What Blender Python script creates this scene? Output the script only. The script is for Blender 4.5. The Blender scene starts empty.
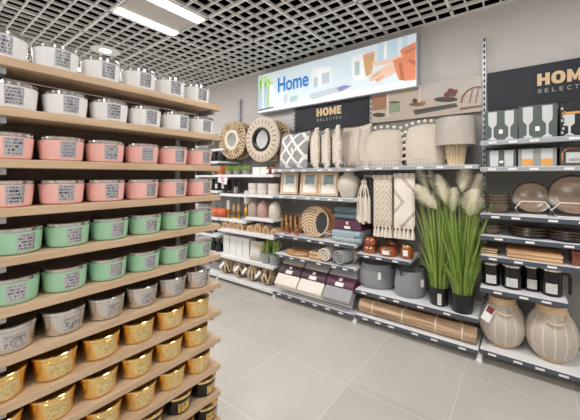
import bpy, math, random
from mathutils import Vector, Matrix
random.seed(7)
PI = math.pi
SC = bpy.context.scene
COL = SC.collection

# ------------------------------------------------------------------ camera model (metres, wall along X, depth along Y)
F, CX, HY, H = 304.0, 290.0, 176.0, 1.40
TH = math.atan(232.0 / 304.0)
sn, cs = math.sin(TH), math.cos(TH)

def at(px, py, Y):
    """world X, Z of the point seen at px, py on the plane y = Y"""
    r = (px - CX) / F
    d = Y / (cs + sn * r)
    return d * (-sn + cs * r), H - (py - HY) / F * d

def XA(px, Y):
    return at(px, HY, Y)[0]

def span(p0, p1, Y):
    a, b = XA(p0, Y), XA(p1, Y)
    return (a + b) / 2, b - a

# ------------------------------------------------------------------ colours and materials
def lin(h):
    if isinstance(h, tuple):
        return h
    h = h.lstrip('#')
    out = []
    for i in (0, 2, 4):
        c = int(h[i:i + 2], 16) / 255
        out.append(c / 12.92 if c <= 0.04045 else ((c + 0.055) / 1.055) ** 2.4)
    return tuple(out) + (1.0,)

class N:
    """small node-graph helper"""
    def __init__(s, name):
        s.m = bpy.data.materials.new(name)
        s.m.use_nodes = True
        s.t = s.m.node_tree
        s.b = s.t.nodes['Principled BSDF']
        s.co = s.t.nodes.new('ShaderNodeTexCoord')
    def n(s, typ, **kw):
        nd = s.t.nodes.new(typ)
        for k, v in kw.items():
            setattr(nd, k, v)
        return nd
    def l(s, a, b):
        s.t.links.new(a, b)
    def inp(s, node, i, v):
        if hasattr(v, 'is_output') or isinstance(v, bpy.types.NodeSocket):
            s.l(v, node.inputs[i])
        else:
            node.inputs[i].default_value = v
    def math(s, op, a, b=0.0, c=0.0):
        nd = s.n('ShaderNodeMath', operation=op)
        s.inp(nd, 0, a); s.inp(nd, 1, b); s.inp(nd, 2, c)
        return nd.outputs[0]
    def xyz(s, vec):
        nd = s.n('ShaderNodeSeparateXYZ'); s.l(vec, nd.inputs[0]); return nd.outputs
    def noise(s, vec, scale, detail=3.0, rough=0.55):
        nd = s.n('ShaderNodeTexNoise')
        if vec is not None: s.l(vec, nd.inputs['Vector'])
        nd.inputs['Scale'].default_value = scale
        nd.inputs['Detail'].default_value = detail
        nd.inputs['Roughness'].default_value = rough
        return nd.outputs[0]
    def mapv(s, vec, scale=(1, 1, 1), rot=(0, 0, 0)):
        nd = s.n('ShaderNodeMapping'); s.l(vec, nd.inputs['Vector'])
        nd.inputs['Scale'].default_value = scale; nd.inputs['Rotation'].default_value = rot
        return nd.outputs[0]
    def mix(s, f, a, b):
        nd = s.n('ShaderNodeMix', data_type='RGBA')
        s.inp(nd, 0, f)
        for i, v in ((6, a), (7, b)):
            if isinstance(v, (str, tuple)): nd.inputs[i].default_value = lin(v)
            else: s.l(v, nd.inputs[i])
        return nd.outputs[2]
    def ramp(s, f, stops):
        nd = s.n('ShaderNodeValToRGB'); s.l(f, nd.inputs[0])
        e = nd.color_ramp.elements
        while len(e) < len(stops): e.new(0.5)
        for k, (p, c) in enumerate(stops):
            e[k].position = p; e[k].color = lin(c)
        return nd.outputs[0]
    def color(s, c):
        if isinstance(c, (str, tuple)): s.b.inputs['Base Color'].default_value = lin(c)
        else: s.l(c, s.b.inputs['Base Color'])
    def bump(s, h, strength=0.3, dist=0.01):
        nd = s.n('ShaderNodeBump'); nd.inputs['Strength'].default_value = strength
        nd.inputs['Distance'].default_value = dist
        s.l(h, nd.inputs['Height']); s.l(nd.outputs[0], s.b.inputs['Normal'])
    def set(s, rough=0.5, metal=0.0, spec=None, trans=None, alpha=None, emit=None, es=1.0, ior=None, sheen=None):
        i = s.b.inputs
        i['Roughness'].default_value = rough; i['Metallic'].default_value = metal
        if spec is not None: i['Specular IOR Level'].default_value = spec
        if trans is not None: i['Transmission Weight'].default_value = trans
        if alpha is not None: i['Alpha'].default_value = alpha
        if ior is not None: i['IOR'].default_value = ior
        if sheen is not None: i['Sheen Weight'].default_value = sheen
        if emit is not None:
            if isinstance(emit, (str, tuple)): i['Emission Color'].default_value = lin(emit)
            else: s.l(emit, i['Emission Color'])
            i['Emission Strength'].default_value = es
        return s.m

def plain(name, c, rough=0.5, metal=0.0, var=0.0, scale=30.0, bump=0.0, **kw):
    g = N(name)
    if var > 0:
        f = g.noise(g.co.outputs['Object'], scale)
        lo = tuple(max(0, v * (1 - var)) for v in lin(c)[:3]) + (1,)
        hi = tuple(min(1, v * (1 + var)) for v in lin(c)[:3]) + (1,)
        g.color(g.mix(f, lo, hi))
        if bump: g.bump(f, bump, 0.004)
    else:
        g.color(c)
        if bump: g.bump(g.noise(g.co.outputs['Object'], scale), bump, 0.004)
    return g.set(rough, metal, **kw)

def wood(name, a, b, scale=(2, 2, 30), rough=0.5):
    g = N(name)
    v = g.mapv(g.co.outputs['Object'], scale)
    f = g.noise(v, 3.0, 4.0)
    g.color(g.ramp(f, [(0.34, a), (0.66, b)])); g.bump(f, 0.08, 0.003)
    return g.set(rough)

def weave(name, a, b, scale=120.0, bump=0.5, rough=0.9):
    g = N(name)
    v = g.co.outputs['Object']
    x, y, z = g.xyz(v)
    w1 = g.math('SINE', g.math('MULTIPLY', g.math('ADD', x, y), scale * 2))
    w2 = g.math('SINE', g.math('MULTIPLY', z, scale * 2))
    f = g.math('MULTIPLY_ADD', g.math('MULTIPLY', w1, w2), 0.5, 0.5)
    n = g.noise(v, 40.0)
    f2 = g.math('MULTIPLY_ADD', f, 0.6, g.math('MULTIPLY', n, 0.4))
    g.color(g.mix(f2, a, b)); g.bump(f2, bump, 0.004)
    return g.set(rough, sheen=0.2)

M = {}
M['wall'] = plain('wall_paint', '#d3cfcc', 0.75, var=0.02, scale=3)
M['slab'] = plain('plenum_black', '#020202', 1.0, spec=0.0)
M['grid'] = plain('ceiling_grid_paint', '#f2f2f1', 0.5)
M['panelback'] = plain('shelf_back_panel', '#8f8e8a', 0.6, var=0.03, scale=6)
M['white_metal'] = plain('white_powder_coat', '#e9e9ea', 0.35)
M['grey_metal'] = plain('grey_powder_coat', '#b4b7bb', 0.35, 0.2)
M['wire'] = plain('chrome_wire', '#d5d7da', 0.25, 0.7)
M['white_wire'] = plain('white_coated_wire', '#f1efec', 0.35)
M['strip'] = plain('price_strip_slate', '#4a515d', 0.3)
M['strip_light'] = plain('price_strip_grey', '#9fa3a8', 0.3)
M['strip_white'] = plain('price_strip_white', '#dedede', 0.35)
M['ticket'] = plain('white_ticket_card', '#e9e8e6', 0.6)
M['slot'] = plain('slot_shadow_black', '#1b1c1f', 0.8)
M['board_navy'] = plain('navy_sign_board', '#20242d', 0.6, var=0.04, scale=8)
M['gold_letter'] = plain('pale_gold_letter', '#e6c79a', 0.5)
M['grey_letter'] = plain('grey_letter', '#a9a59f', 0.5)
M['shelf_wood'] = wood('light_beech', '#b89b7c', '#c9ae90', (12, 1.2, 12), 0.45)
M['wood_back'] = wood('brown_back_board', '#5d4a3c', '#6e594a', (6, 6, 1), 0.6)
M['silver'] = plain('polished_silver', '#dedcda', 0.12, 1.0)
M['silver_body'] = plain('silver_foil_jar', '#d8d5d2', 0.16, 1.0)
M['gold'] = plain('polished_gold', '#f6d48e', 0.2, 1.0)
M['black_gloss'] = plain('black_gloss', '#121113', 0.15)
M['jar_white'] = plain('white_glazed_jar', '#eaeaea', 0.22, var=0.02)
M['jar_pink'] = plain('pink_glazed_jar', '#efbbb3', 0.22, var=0.02)
M['jar_mint'] = plain('mint_glazed_jar', '#a0cbaa', 0.22, var=0.02)
M['gold_label'] = plain('pale_gold_label', '#e6cf95', 0.3, 0.6)
M['kraft'] = plain('gold_label_dark', '#c79a44', 0.3, 0.7)

def print_label(name, paper, ink, metal=0.0, dens=0.5, nx=5.0, ny=6.0):
    g = N(name)
    x, y, z = g.xyz(g.co.outputs['UV'])
    cx_ = g.math('FLOOR', g.math('MULTIPLY', x, nx)); cy_ = g.math('FLOOR', g.math('MULTIPLY', y, ny))
    cv = g.n('ShaderNodeCombineXYZ'); g.l(cx_, cv.inputs[0]); g.l(cy_, cv.inputs[1])
    oi = g.n('ShaderNodeObjectInfo'); g.l(g.math('MULTIPLY', oi.outputs['Random'], 50.0), cv.inputs[2])
    wn = g.n('ShaderNodeTexWhiteNoise'); g.l(cv.outputs[0], wn.inputs[0])
    on = g.math('MULTIPLY', g.math('LESS_THAN', wn.outputs[0], dens), g.math('MULTIPLY_ADD', wn.outputs[0], -1.1, 1.0))
    ex = g.math('LESS_THAN', g.math('ABSOLUTE', g.math('SUBTRACT', x, 0.5)), 0.43)
    ey = g.math('LESS_THAN', g.math('ABSOLUTE', g.math('SUBTRACT', y, 0.5)), 0.42)
    gy = g.math('LESS_THAN', g.math('ABSOLUTE', g.math('SUBTRACT', g.math('FRACT', g.math('MULTIPLY', y, ny)), 0.5)), 0.3)
    k = g.math('MULTIPLY', g.math('MULTIPLY', on, gy), g.math('MULTIPLY', ex, ey))
    g.color(g.mix(k, paper, ink))
    return g.set(0.25, metal)
M['label_silver'] = print_label('silver_print_label', '#c9c9cf', '#2c2c38', 0.6, 0.72, 16, 5)
M['label_silver_fine'] = print_label('silver_fine_label', '#cfccca', '#4a4643', 0.85, 0.6, 14, 6)
M['label_gold'] = print_label('gold_fine_label', '#e8d29c', '#b99650', 0.7, 0.5, 12, 6)
M['label_black'] = print_label('gold_square_label', '#d9b46a', '#3a2c14', 0.5, 0.6, 10, 4)
M['label_white'] = print_label('white_print_label', '#d9d7d4', '#a3a3a5', 0.0, 0.8, 22, 5)

# floor: large format tiles, 0.6 m
g = N('floor_tiles')
v = g.co.outputs['Object']
x, y, z = g.xyz(v)
def edge(c, off):
    fr = g.math('FRACT', g.math('DIVIDE', g.math('ADD', c, off), 0.6))
    return g.math('LESS_THAN', g.math('SUBTRACT', 0.5, g.math('ABSOLUTE', g.math('SUBTRACT', fr, 0.5))), 0.0052)
ln = g.math('MAXIMUM', edge(x, 6.93), edge(y, 5.345))
tx = g.math('FLOOR', g.math('DIVIDE', g.math('ADD', x, 6.925), 0.6)); ty = g.math('FLOOR', g.math('DIVIDE', g.math('ADD', y, 5.3), 0.6))
cv = g.n('ShaderNodeCombineXYZ'); g.l(tx, cv.inputs[0]); g.l(ty, cv.inputs[1])
wn = g.n('ShaderNodeTexWhiteNoise'); g.l(cv.outputs[0], wn.inputs[0])
f = g.math('MULTIPLY_ADD', g.noise(g.mapv(v, (1, 1, 1)), 2.2, 5.0, 0.6), 0.75, g.math('MULTIPLY', wn.outputs[0], 0.25))
base = g.ramp(f, [(0.25, '#b3aea6'), (0.75, '#c6c1b9')])
g.color(g.mix(ln, base, '#cfcac2'))
M['floor'] = g.set(0.28, spec=0.45)

# ------------------------------------------------------------------ mesh builder
class B:
    def __init__(s):
        s.v = []; s.f = []; s.m = []; s.uv = {}
    def add(s, vs, fs, m=0):
        o = len(s.v)
        s.v += [tuple(p) for p in vs]
        for f in fs:
            s.f.append(tuple(o + i for i in f)); s.m.append(m)
        return s
    def box(s, x0, x1, y0, y1, z0, z1, m=0):
        vs = [(x, y, z) for z in (z0, z1) for y in (y0, y1) for x in (x0, x1)]
        return s.add(vs, [(0, 2, 3, 1), (4, 5, 7, 6), (0, 1, 5, 4), (2, 6, 7, 3), (0, 4, 6, 2), (1, 3, 7, 5)], m)
    def cbox(s, c, d, m=0, rot=None):
        hx, hy, hz = d[0] / 2, d[1] / 2, d[2] / 2
        vs = [Vector((x, y, z)) for z in (-hz, hz) for y in (-hy, hy) for x in (-hx, hx)]
        if rot is not None: vs = [rot @ p for p in vs]
        vs = [p + Vector(c) for p in vs]
        return s.add(vs, [(0, 2, 3, 1), (4, 5, 7, 6), (0, 1, 5, 4), (2, 6, 7, 3), (0, 4, 6, 2), (1, 3, 7, 5)], m)
    def lathe(s, prof, n=24, c=(0, 0, 0), m=0, sx=1.0, sy=1.0, axis='z', close=False, wob=None):
        vs = []
        for (r, h) in prof:
            for k in range(n):
                a = 2 * PI * k / n
                rr = r * (wob(a, h) if wob else 1.0)
                p = (rr * math.cos(a) * sx, rr * math.sin(a) * sy, h)
                if axis == 'y': p = (p[0], -p[2], p[1])      # axis towards -Y
                if axis == 'x': p = (p[2], p[0], p[1])
                vs.append((p[0] + c[0], p[1] + c[1], p[2] + c[2]))
        fs = []
        L = len(prof)
        for j in range(L - 1 if not close else L):
            j2 = (j + 1) % L
            for k in range(n):
                k2 = (k + 1) % n
                fs.append((j * n + k, j * n + k2, j2 * n + k2, j2 * n + k))
        if not close:
            if prof[0][0] > 1e-6: fs.append(tuple(range(n))[::-1])
            if prof[-1][0] > 1e-6: fs.append(tuple((L - 1) * n + k for k in range(n)))
        return s.add(vs, fs, m)
    def tube(s, path, r, n=6, m=0, closed=False, flat=1.0, up=(0, 0, 1)):
        pts = [Vector(p) for p in path]
        vs = []; L = len(pts)
        for i, p in enumerate(pts):
            if closed: t = pts[(i + 1) % L] - pts[i - 1]
            else: t = pts[min(i + 1, L - 1)] - pts[max(i - 1, 0)]
            if t.length < 1e-9: t = Vector((0, 0, 1))
            t.normalize()
            u = Vector(up) - t * t.dot(Vector(up))
            if u.length < 1e-3: u = Vector((1, 0, 0)) - t * t.x
            u.normalize(); w = t.cross(u)
            rr = r[i] if isinstance(r, (list, tuple)) else r
            for k in range(n):
                a = 2 * PI * k / n
                vs.append(p + u * math.cos(a) * rr * flat + w * math.sin(a) * rr)
        fs = []
        for i in range(L if closed else L - 1):
            i2 = (i + 1) % L
            for k in range(n):
                k2 = (k + 1) % n
                fs.append((i * n + k, i * n + k2, i2 * n + k2, i2 * n + k))
        if not closed:
            fs.append(tuple(range(n))[::-1]); fs.append(tuple((L - 1) * n + k for k in range(n)))
        return s.add(vs, fs, m)
    def ball(s, c, r, n=10, m=0, k=6):
        rx, ry, rz = r if isinstance(r, tuple) else (r, r, r)
        prof = [(max(1e-7, math.cos(-PI / 2 + PI * j / k)), math.sin(-PI / 2 + PI * j / k)) for j in range(k + 1)]
        vs = []
        for (a, h) in prof:
            for i in range(n):
                t = 2 * PI * i / n
                vs.append((c[0] + rx * a * math.cos(t), c[1] + ry * a * math.sin(t), c[2] + rz * h))
        fs = [(j * n + i, j * n + (i + 1) % n, (j + 1) * n + (i + 1) % n, (j + 1) * n + i) for j in range(k) for i in range(n)]
        return s.add(vs, fs, m)
    def prism_xz(s, pts, y0, y1, m=0):
        """polygon in x,z, extruded from y0 (front) to y1"""
        n = len(pts)
        vs = [(p[0], y0, p[1]) for p in pts] + [(p[0], y1, p[1]) for p in pts]
        fs = [tuple(range(n)), tuple(range(n, 2 * n))[::-1]] + [((i + 1) % n, i, n + i, n + (i + 1) % n) for i in range(n)]
        return s.add(vs, fs, m)
    def prism_yz(s, pts, x0, x1, m=0):
        n = len(pts)
        vs = [(x0, p[0], p[1]) for p in pts] + [(x1, p[0], p[1]) for p in pts]
        fs = [tuple(range(n)), tuple(range(n, 2 * n))[::-1]] + [((i + 1) % n, i, n + i, n + (i + 1) % n) for i in range(n)]
        return s.add(vs, fs, m)
    def xf(s, mat, start=0):
        for i in range(start, len(s.v)):
            s.v[i] = tuple(mat @ Vector(s.v[i]))
        return s
    def build(s, name, mats, parent=None, smooth=True, bevel=0.0, seg=2, ang=38, uv=None, loc=None, rz=0.0):
        me = bpy.data.meshes.new(name)
        me.from_pydata(s.v, [], s.f)
        ms = mats if isinstance(mats, (list, tuple)) else [mats]
        for mm in ms: me.materials.append(M[mm] if isinstance(mm, str) else mm)
        for p, mi in zip(me.polygons, s.m): p.material_index = mi
        if uv is not None:
            ul = me.uv_layers.new(name='UVMap')
            for lp in me.loops: ul.data[lp.index].uv = uv(s.v[lp.vertex_index], lp.vertex_index)
        import bmesh as _bm
        bm = _bm.new(); bm.from_mesh(me)
        _bm.ops.recalc_face_normals(bm, faces=bm.faces)
        bm.to_mesh(me); bm.free()
        if smooth:
            me.polygons.foreach_set('use_smooth', [True] * len(me.polygons))
            me.set_sharp_from_angle(angle=math.radians(ang))
        me.update()
        o = bpy.data.objects.new(name, me)
        COL.objects.link(o)
        if parent is not None: o.parent = parent
        if loc is not None: o.location = loc
        o.rotation_euler.z = rz
        if bevel > 0:
            md = o.modifiers.new('bevel', 'BEVEL'); md.width = bevel; md.segments = seg
            md.limit_method = 'ANGLE'; md.angle_limit = math.radians(40)
        return o

def tag(o, label, cat, group=None):
    o['label'] = label; o['category'] = cat
    if group: o['group'] = group
    return o
def thing(name, label, cat, loc=(0, 0, 0), rz=0.0, group=None):
    o = bpy.data.objects.new(name, None); COL.objects.link(o)
    o.empty_display_size = 0.05
    o.location = loc; o.rotation_euler.z = rz
    return tag(o, label, cat, group)
def struct(o):
    o['kind'] = 'structure'; return o
def dup(root, loc, label, rz=None, scale=None):
    r = root.copy(); COL.objects.link(r); r.location = loc
    if rz is not None: r.rotation_euler.z = rz
    if scale is not None: r.scale = scale
    r['label'] = label
    for ch in list(root.children):
        c = ch.copy(); COL.objects.link(c); c.parent = r
        for gch in list(ch.children):
            d = gch.copy(); COL.objects.link(d); d.parent = c
    return r

def text_geo(body, width, height, offset=0.0):
    cu = bpy.data.curves.new('lettering', 'FONT'); cu.body = body; cu.size = 1.0; cu.offset = offset
    cu.align_x = 'LEFT'; cu.resolution_u = 4
    o = bpy.data.objects.new('lettering', cu); COL.objects.link(o)
    bpy.context.view_layer.update()
    me = bpy.data.meshes.new_from_object(o.evaluated_get(bpy.context.evaluated_depsgraph_get()))
    vs = [v.co.copy() for v in me.vertices]; fs = [tuple(p.vertices) for p in me.polygons]
    bpy.data.objects.remove(o); bpy.data.curves.remove(cu); bpy.data.meshes.remove(me)
    x0 = min(v.x for v in vs); x1 = max(v.x for v in vs); y0 = min(v.y for v in vs); y1 = max(v.y for v in vs)
    return [((v.x - x0) / (x1 - x0) * width, (v.y - y0) / (y1 - y0) * height) for v in vs], fs

# ------------------------------------------------------------------ room shell
WALL = 3.12
struct(B().box(-6, 4, -5, 3.3, -0.1, 0).build('floor', 'floor', smooth=False))
struct(B().box(-6.1, 4.1, WALL, WALL + 0.1, -0.1, 2.858).build('wall_back', 'wall', smooth=False))
struct(B().box(-6.1, -6.0, -5, WALL, -0.1, 2.858).build('wall_left', 'wall', smooth=False))
struct(B().box(4.0, 4.1, -5, WALL, -0.1, 2.858).build('wall_right', 'wall', smooth=False))
struct(B().box(-6.1, 4.1, -5.1, -5.0, -0.1, 2.858).build('wall_front', 'wall', smooth=False))
struct(B().box(-6.1, 4.1, -5.1, WALL + 0.1, 3.4, 3.5).box(-6.1, 4.1, WALL, WALL + 0.1, 2.858, 3.4).box(-6.1, 4.1, -5.1, -5.0, 2.858, 3.4)
       .box(-6.1, -6.0, -5.0, WALL, 2.858, 3.4).box(4.0, 4.1, -5.0, WALL, 2.858, 3.4).build('ceiling', 'slab', smooth=False))
CZ = 2.85
gb = B()
xs = -5.9 + 0.0
k = 0
x = -5.9
while x < 4.0:
    main = (k % 5 == 0)
    w = 0.012 if main else 0.006
    gb.box(x - w, x + w, -5, WALL - 0.03, CZ if main else CZ + 0.004, CZ + 0.026)
    x += 0.12; k += 1
y = 1.17 - 0.12 * 50; k = 0
while y < WALL - 0.03:
    main = (k % 5 == 0)
    w = 0.012 if main else 0.006
    if y > -5: gb.box(-5.99, 3.99, y - w, y + w, CZ if main else CZ + 0.005, CZ + 0.026)
    y += 0.12; k += 1
struct(gb.build('ceiling_grid', 'grid', smooth=False))
tr = B().box(-6, 4, WALL - 0.030, WALL, CZ - 0.004, CZ + 0.008)
struct(tr.build('trim_1', 'grid', smooth=False))

# ------------------------------------------------------------------ ceiling lamps
M['lamp'] = plain('lit_diffuser', '#ffffff', 0.5, emit='#fffaf4', es=9.0)
M['lamp_panel'] = plain('lamp_centre_panel', '#c8c4c0', 0.5)
def area(x, y, z, sx, sy, power, name):
    ld = bpy.data.lights.new(name, 'AREA'); ld.shape = 'RECTANGLE'; ld.size = sx; ld.size_y = sy
    ld.energy = power; ld.color = (1.0, 0.985, 0.97)
    lo = bpy.data.objects.new(name, ld); COL.objects.link(lo); lo.location = (x, y, z)
    return lo
PW = 27.0
lampn = 0
for lx in (-5.0, -2.6, -0.2, 2.2):
    for ly in (-3.33, -0.93, 1.47):
        lab = 'recessed square ceiling panel lamp with two bright strips' if (lx, ly) == (-2.6, 1.47) else \
              'square ceiling panel lamp, %s along the aisle and %s from the shelving wall' % (('first', 'second', 'third', 'fourth')[round((lx + 5) / 2.4)], ('third', 'second', 'first')[round((ly + 3.33) / 2.4)])
        t = thing('ceiling_lamp', lab, 'ceiling light', (lx, ly, CZ - 0.004), 0, 'panel lamps in the ceiling')
        B().box(-0.295, 0.295, -0.295, 0.295, 0.004, 0.05).build('housing', 'lamp_panel', t, smooth=False)
        for sx in (-1, 1):
            B().box(sx * 0.21 - 0.052, sx * 0.21 + 0.052, -0.285, 0.285, -0.002, 0.0039).build('diffuser', 'lamp', t, smooth=False)
        lo = area(0, 0, -0.01, 0.56, 0.56, PW, 'lamp_light'); lo.parent = t
t = thing('ceiling_lamp', 'round recessed downlight above the candle display', 'downlight', (-3.83, 1.50, CZ - 0.004))
B().lathe([(0.06, 0.0), (0.15, 0.0), (0.15, 0.012), (0.06, 0.012)], 28, close=True).build('trim_ring', 'grid', t)
B().lathe([(0.06, 0.003), (0.06, 0.01)], 24).build('diffuser', 'lamp', t)
lo = area(0, 0, -0.01, 0.1, 0.1, 10.0, 'lamp_light'); lo.parent = t

# ------------------------------------------------------------------ candle display (left)
XS = -1.2
ROWZ = [1.75, 1.603, 1.450, 1.305, 1.160, 1.010, 0.867, 0.729, 0.595, 0.460, 0.328, 0.190]
t = thing('candle_display', 'light beech display rack with many narrow shelves holding candles', 'display rack', (XS, 1.0, 0))
for zt in ROWZ:
    B().box(-0.165, 0.0, -1.6, 0.0, zt - 0.026, zt).build('shelf', 'shelf_wood', t, bevel=0.002)
    for yy in (-0.03, -0.8, -1.55):
        B().box(-0.155, -0.02, yy - 0.007, yy + 0.007, zt - 0.046, zt - 0.0262).build('bracket', 'grey_metal', t, smooth=False)
B().box(-0.185, -0.167, -1.6, -0.03, 0.06, 1.722).build('back_panel', 'wood_back', t, smooth=False)
for yy in (-0.14, -1.45):
    B().box(-0.166, -0.155, yy - 0.012, yy + 0.012, 0.0, 1.76).build('upright', 'grey_metal', t, smooth=False)
B().box(-0.185, -0.02, -1.6, -0.02, 0.0, 0.14).build('plinth', 'wood_back', t, smooth=False)

R0, CH = 0.0665, 0.082
def candle(kind, body, lid, label_mat, label_half, label_h, loc, label):
    t = thing('candle', label, 'candle', loc, 0, kind)
    B().lathe([(0.0, 0.002), (0.053, 0.0), (0.0595, 0.005), (0.0612, 0.014), (R0 - 0.0005, 0.068), (R0 - 0.002, 0.0695), (0.0, 0.0695)], 40).build('jar', body, t)
    B().lathe([(0.0, 0.0698), (R0, 0.0698), (R0 + 0.0006, 0.0705), (R0 + 0.0006, 0.0795), (R0 - 0.002, CH), (R0 - 0.006, CH - 0.0008), (0.0, CH - 0.0008)], 40).build('lid', lid, t)
    b = B(); nn = 10; z0, z1 = 0.012, 0.012 + label_h
    for j, zz in enumerate((z0, z1)):
        for i in range(nn + 1):
            a = -label_half + 2 * label_half * i / nn
            rr = 0.0612 + (zz - 0.014) / 0.054 * (R0 - 0.0617) + 0.0007
            b.v.append((rr * math.cos(a), rr * math.sin(a), zz))
    for i in range(nn):
        b.f.append((i, i + 1, nn + 2 + i, nn + 1 + i)); b.m.append(0)
    uvf = lambda p, i: ((math.atan2(p[1], p[0]) + label_half) / (2 * label_half), (p[2] - z0) / (z1 - z0))
    b.build('label', label_mat, t, uv=uvf)
    return t
ROWS = ['white', 'white', 'pink', 'pink', 'mint green', 'mint green', 'silver', 'gold', 'gold', 'gold', 'black', 'black']
KIND = {'white': ('jar_white', 'silver', 'label_silver', 0.36, 0.054), 'pink': ('jar_pink', 'silver', 'label_silver', 0.36, 0.054),
        'mint green': ('jar_mint', 'silver', 'label_silver', 0.36, 0.052), 'silver': ('silver_body', 'silver', 'label_silver_fine', 0.45, 0.045),
        'gold': ('gold', 'gold', 'label_gold', 0.55, 0.045), 'black': ('black_gloss', 'gold', 'label_black', 0.45, 0.042)}
OFF = [0.0, 0.025, 0.014, 0.014, 0.018, 0.012, 0.004, -0.004, -0.012, 0.004, 0.04, 0.052]
ORD = ['aisle-end', 'second', 'third', 'fourth', 'fifth', 'sixth', 'seventh']
SHN = ['topmost', 'second', 'third', 'fourth', 'fifth', 'sixth', 'seventh', 'eighth', 'ninth', 'tenth', 'eleventh', 'twelfth']
protos = {}
for ri, (zt, kd) in enumerate(zip(ROWZ, ROWS)):
    nrow = [7, 7, 7, 7, 7, 7, 7, 7, 6, 5, 3, 2][ri]
    for ci in range(nrow):
        yy = 0.906 - (0.137 if kd in ('silver', 'mint green') else 0.1405) * ci + OFF[ri] + random.uniform(-0.0015, 0.0015)
        if yy > 0.931 and ri < 10: yy = 0.93
        loc = (XS - 0.008 - R0, yy, zt)
        which = 'candle nearest the rack end' if ci == 0 else '%s candle from the rack end' % ORD[ci]
        lb = '%s lidded %s on the %s shelf from the top' % (kd, which, SHN[ri]) if ri else '%s lidded %s on the topmost shelf' % (kd, which)
        kk = kd + ' candles on the beech display rack'
        if kd not in protos:
            c = candle(kk, *KIND[kd], loc, lb); protos[kd] = c
        else:
            c = dup(protos[kd], loc, lb)
        c.rotation_euler.z = random.uniform(-0.1, 0.22)
# ------------------------------------------------------------------ wall shelving
B0, B1, B2, B3, B4, B5 = -4.29, -3.285, -2.28, -1.27, -0.256, 0.749
PY = 3.075                                          # front of the slotted uprights
def upright(parent, x, top, slots_from=1.5):
    b = B().box(x - 0.014, x + 0.014, PY, WALL, 0, top)
    z = 0.3
    while z < top - 0.03:
        b.box(x - 0.006, x + 0.006, PY - 0.0012, PY + 0.002, z, z + 0.026, 1)
        z += 0.05
    return b.build('upright', ['grey_metal', 'slot'], parent, smooth=False)
def shelf(parent, x0, x1, z, yf, strip='strip', tickets=True, name='shelf', th=0.03, gap=0.006, ends=False):
    """top surface at z, price strip hanging on the front edge"""
    s = B().box(x0 + gap, x1 - gap, yf, PY - 0.002, z - th, z - 0.001).build(name, 'white_metal', parent, bevel=0.0015)
    st = B().box(x0 + gap, x1 - gap, yf - 0.008, yf - 0.0003, z - 0.034, z - 0.004).build('price_strip', strip, s, smooth=False)
    if tickets:
        xx = x0 + 0.05 + random.uniform(0, 0.05)
        while xx < x1 - 0.08:
            B().box(xx, xx + 0.05, yf - 0.0105, yf - 0.0082, z - 0.026, z - 0.012).build('price_ticket', 'ticket', s, smooth=False)
            xx += random.choice((0.12, 0.15, 0.18, 0.2))
    return s
def wire_guard(parent, x0, x1, z, yf, h, name='wire_guard', step=0.03, mat='wire', r=0.002):
    b = B()
    for zz in (z + 0.004, z + h): b.tube([(x0, yf, zz), (x1, yf, zz)], r, 5)
    n = max(2, int((x1 - x0) / step))
    for i in range(n + 1):
        xx = x0 + (x1 - x0) * i / n
        b.tube([(xx, yf, z + 0.002), (xx, yf, z + h)], r * 0.8, 4)
    return b.build(name, mat, parent)
def bay(name_label, x0, x1, top_right, last=False):
    t = thing('shelving_bay', name_label, 'shelving', (0, 0, 0), 0, 'shelving bays along the wall')
    B().box(x0 + 0.015, x1 - 0.015, WALL - 0.025, WALL - 0.002, 0.0, 1.92).build('back_panel', 'panelback', t, smooth=False)
    upright(t, x1, top_right)
    return t
# base deck: z top, with plinth set back and feet at the joints
def base(t, x0, x1, z, yf=2.67, strip='strip'):
    s = shelf(t, x0, x1, z, yf, strip, name='base_deck')
    B().box(x0 + 0.006, x1 - 0.006, yf + 0.16, yf + 0.18, 0.0, z - 0.031).build('plinth', 'strip', t, smooth=False)
    b = B().box(x1 - 0.02, x1 + 0.02, yf + 0.003, yf + 0.17, 0.0, 0.02).box(x1 - 0.016, x1 + 0.016, yf + 0.012, yf + 0.06, 0.018, z - 0.04)
    b.build('foot', 'white_metal', t, smooth=False, bevel=0.003)
bay0 = bay('shelving bay mostly hidden behind the candle rack', B0, B1, 2.52)
bay1 = bay('shelving bay with white shelves below the round woven mirrors', B1, B2, 2.235)
bay2 = bay('shelving bay with cushions, frames and folded throws', B2, B3, 2.235)
bay3 = bay('shelving bay with the tall grass plants', B3, B4, 2.585)
bay4 = bay('shelving bay with tableware and the two lanterns', B4, B5, 2.585)
for (z, yf) in ((1.79, 2.8), (1.607, 2.7), (1.20, 2.7), (0.83, 2.7), (0.60, 2.67)):
    shelf(bay0, B0, B1, z, yf, 'strip_white', False)
base(bay0, B0, B1, 0.075, strip='strip_white')
base(bay1, B1, B2, 0.075, strip='strip_white')
for z, xa in ((0.348, B1), (0.695, B1), (0.893, -2.75), (1.176, -2.75), (1.42, B1)):
    shelf(bay1, xa, B2, z, 2.68, 'strip_white', z == 0.695)
B().box(-2.765, -2.752, 2.68, WALL - 0.03, 1.05, 1.215).build('end_plate', 'white_metal', bay1, bevel=0.004)
base(bay2, B2, B3, 0.080)
for z, st in ((0.512, 'strip'), (0.735, 'strip'), (1.182, 'strip_light'), (1.478, 'strip_light')):
    shelf(bay2, B2, B3, z, 2.68, st)
wire_guard(bay2, B2 + 0.02, B3 - 0.02, 1.478, 2.685, 0.055)
wire_guard(bay2, B2 + 0.02, B3 - 0.02, 1.182, 2.685, 0.03, step=0.06)
wire_guard(bay2, B2 + 0.02, -1.66, 0.735, 2.685, 0.03, step=0.025)
b = B()
for (zz, yy) in ((0.74, 2.68), (0.82, 2.68)):
    b.tube([(-1.6, 2.95, zz), (-1.6, yy, zz), (B3 - 0.02, yy, zz), (B3 - 0.02, 2.95, zz)], 0.0025, 5)
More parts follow.
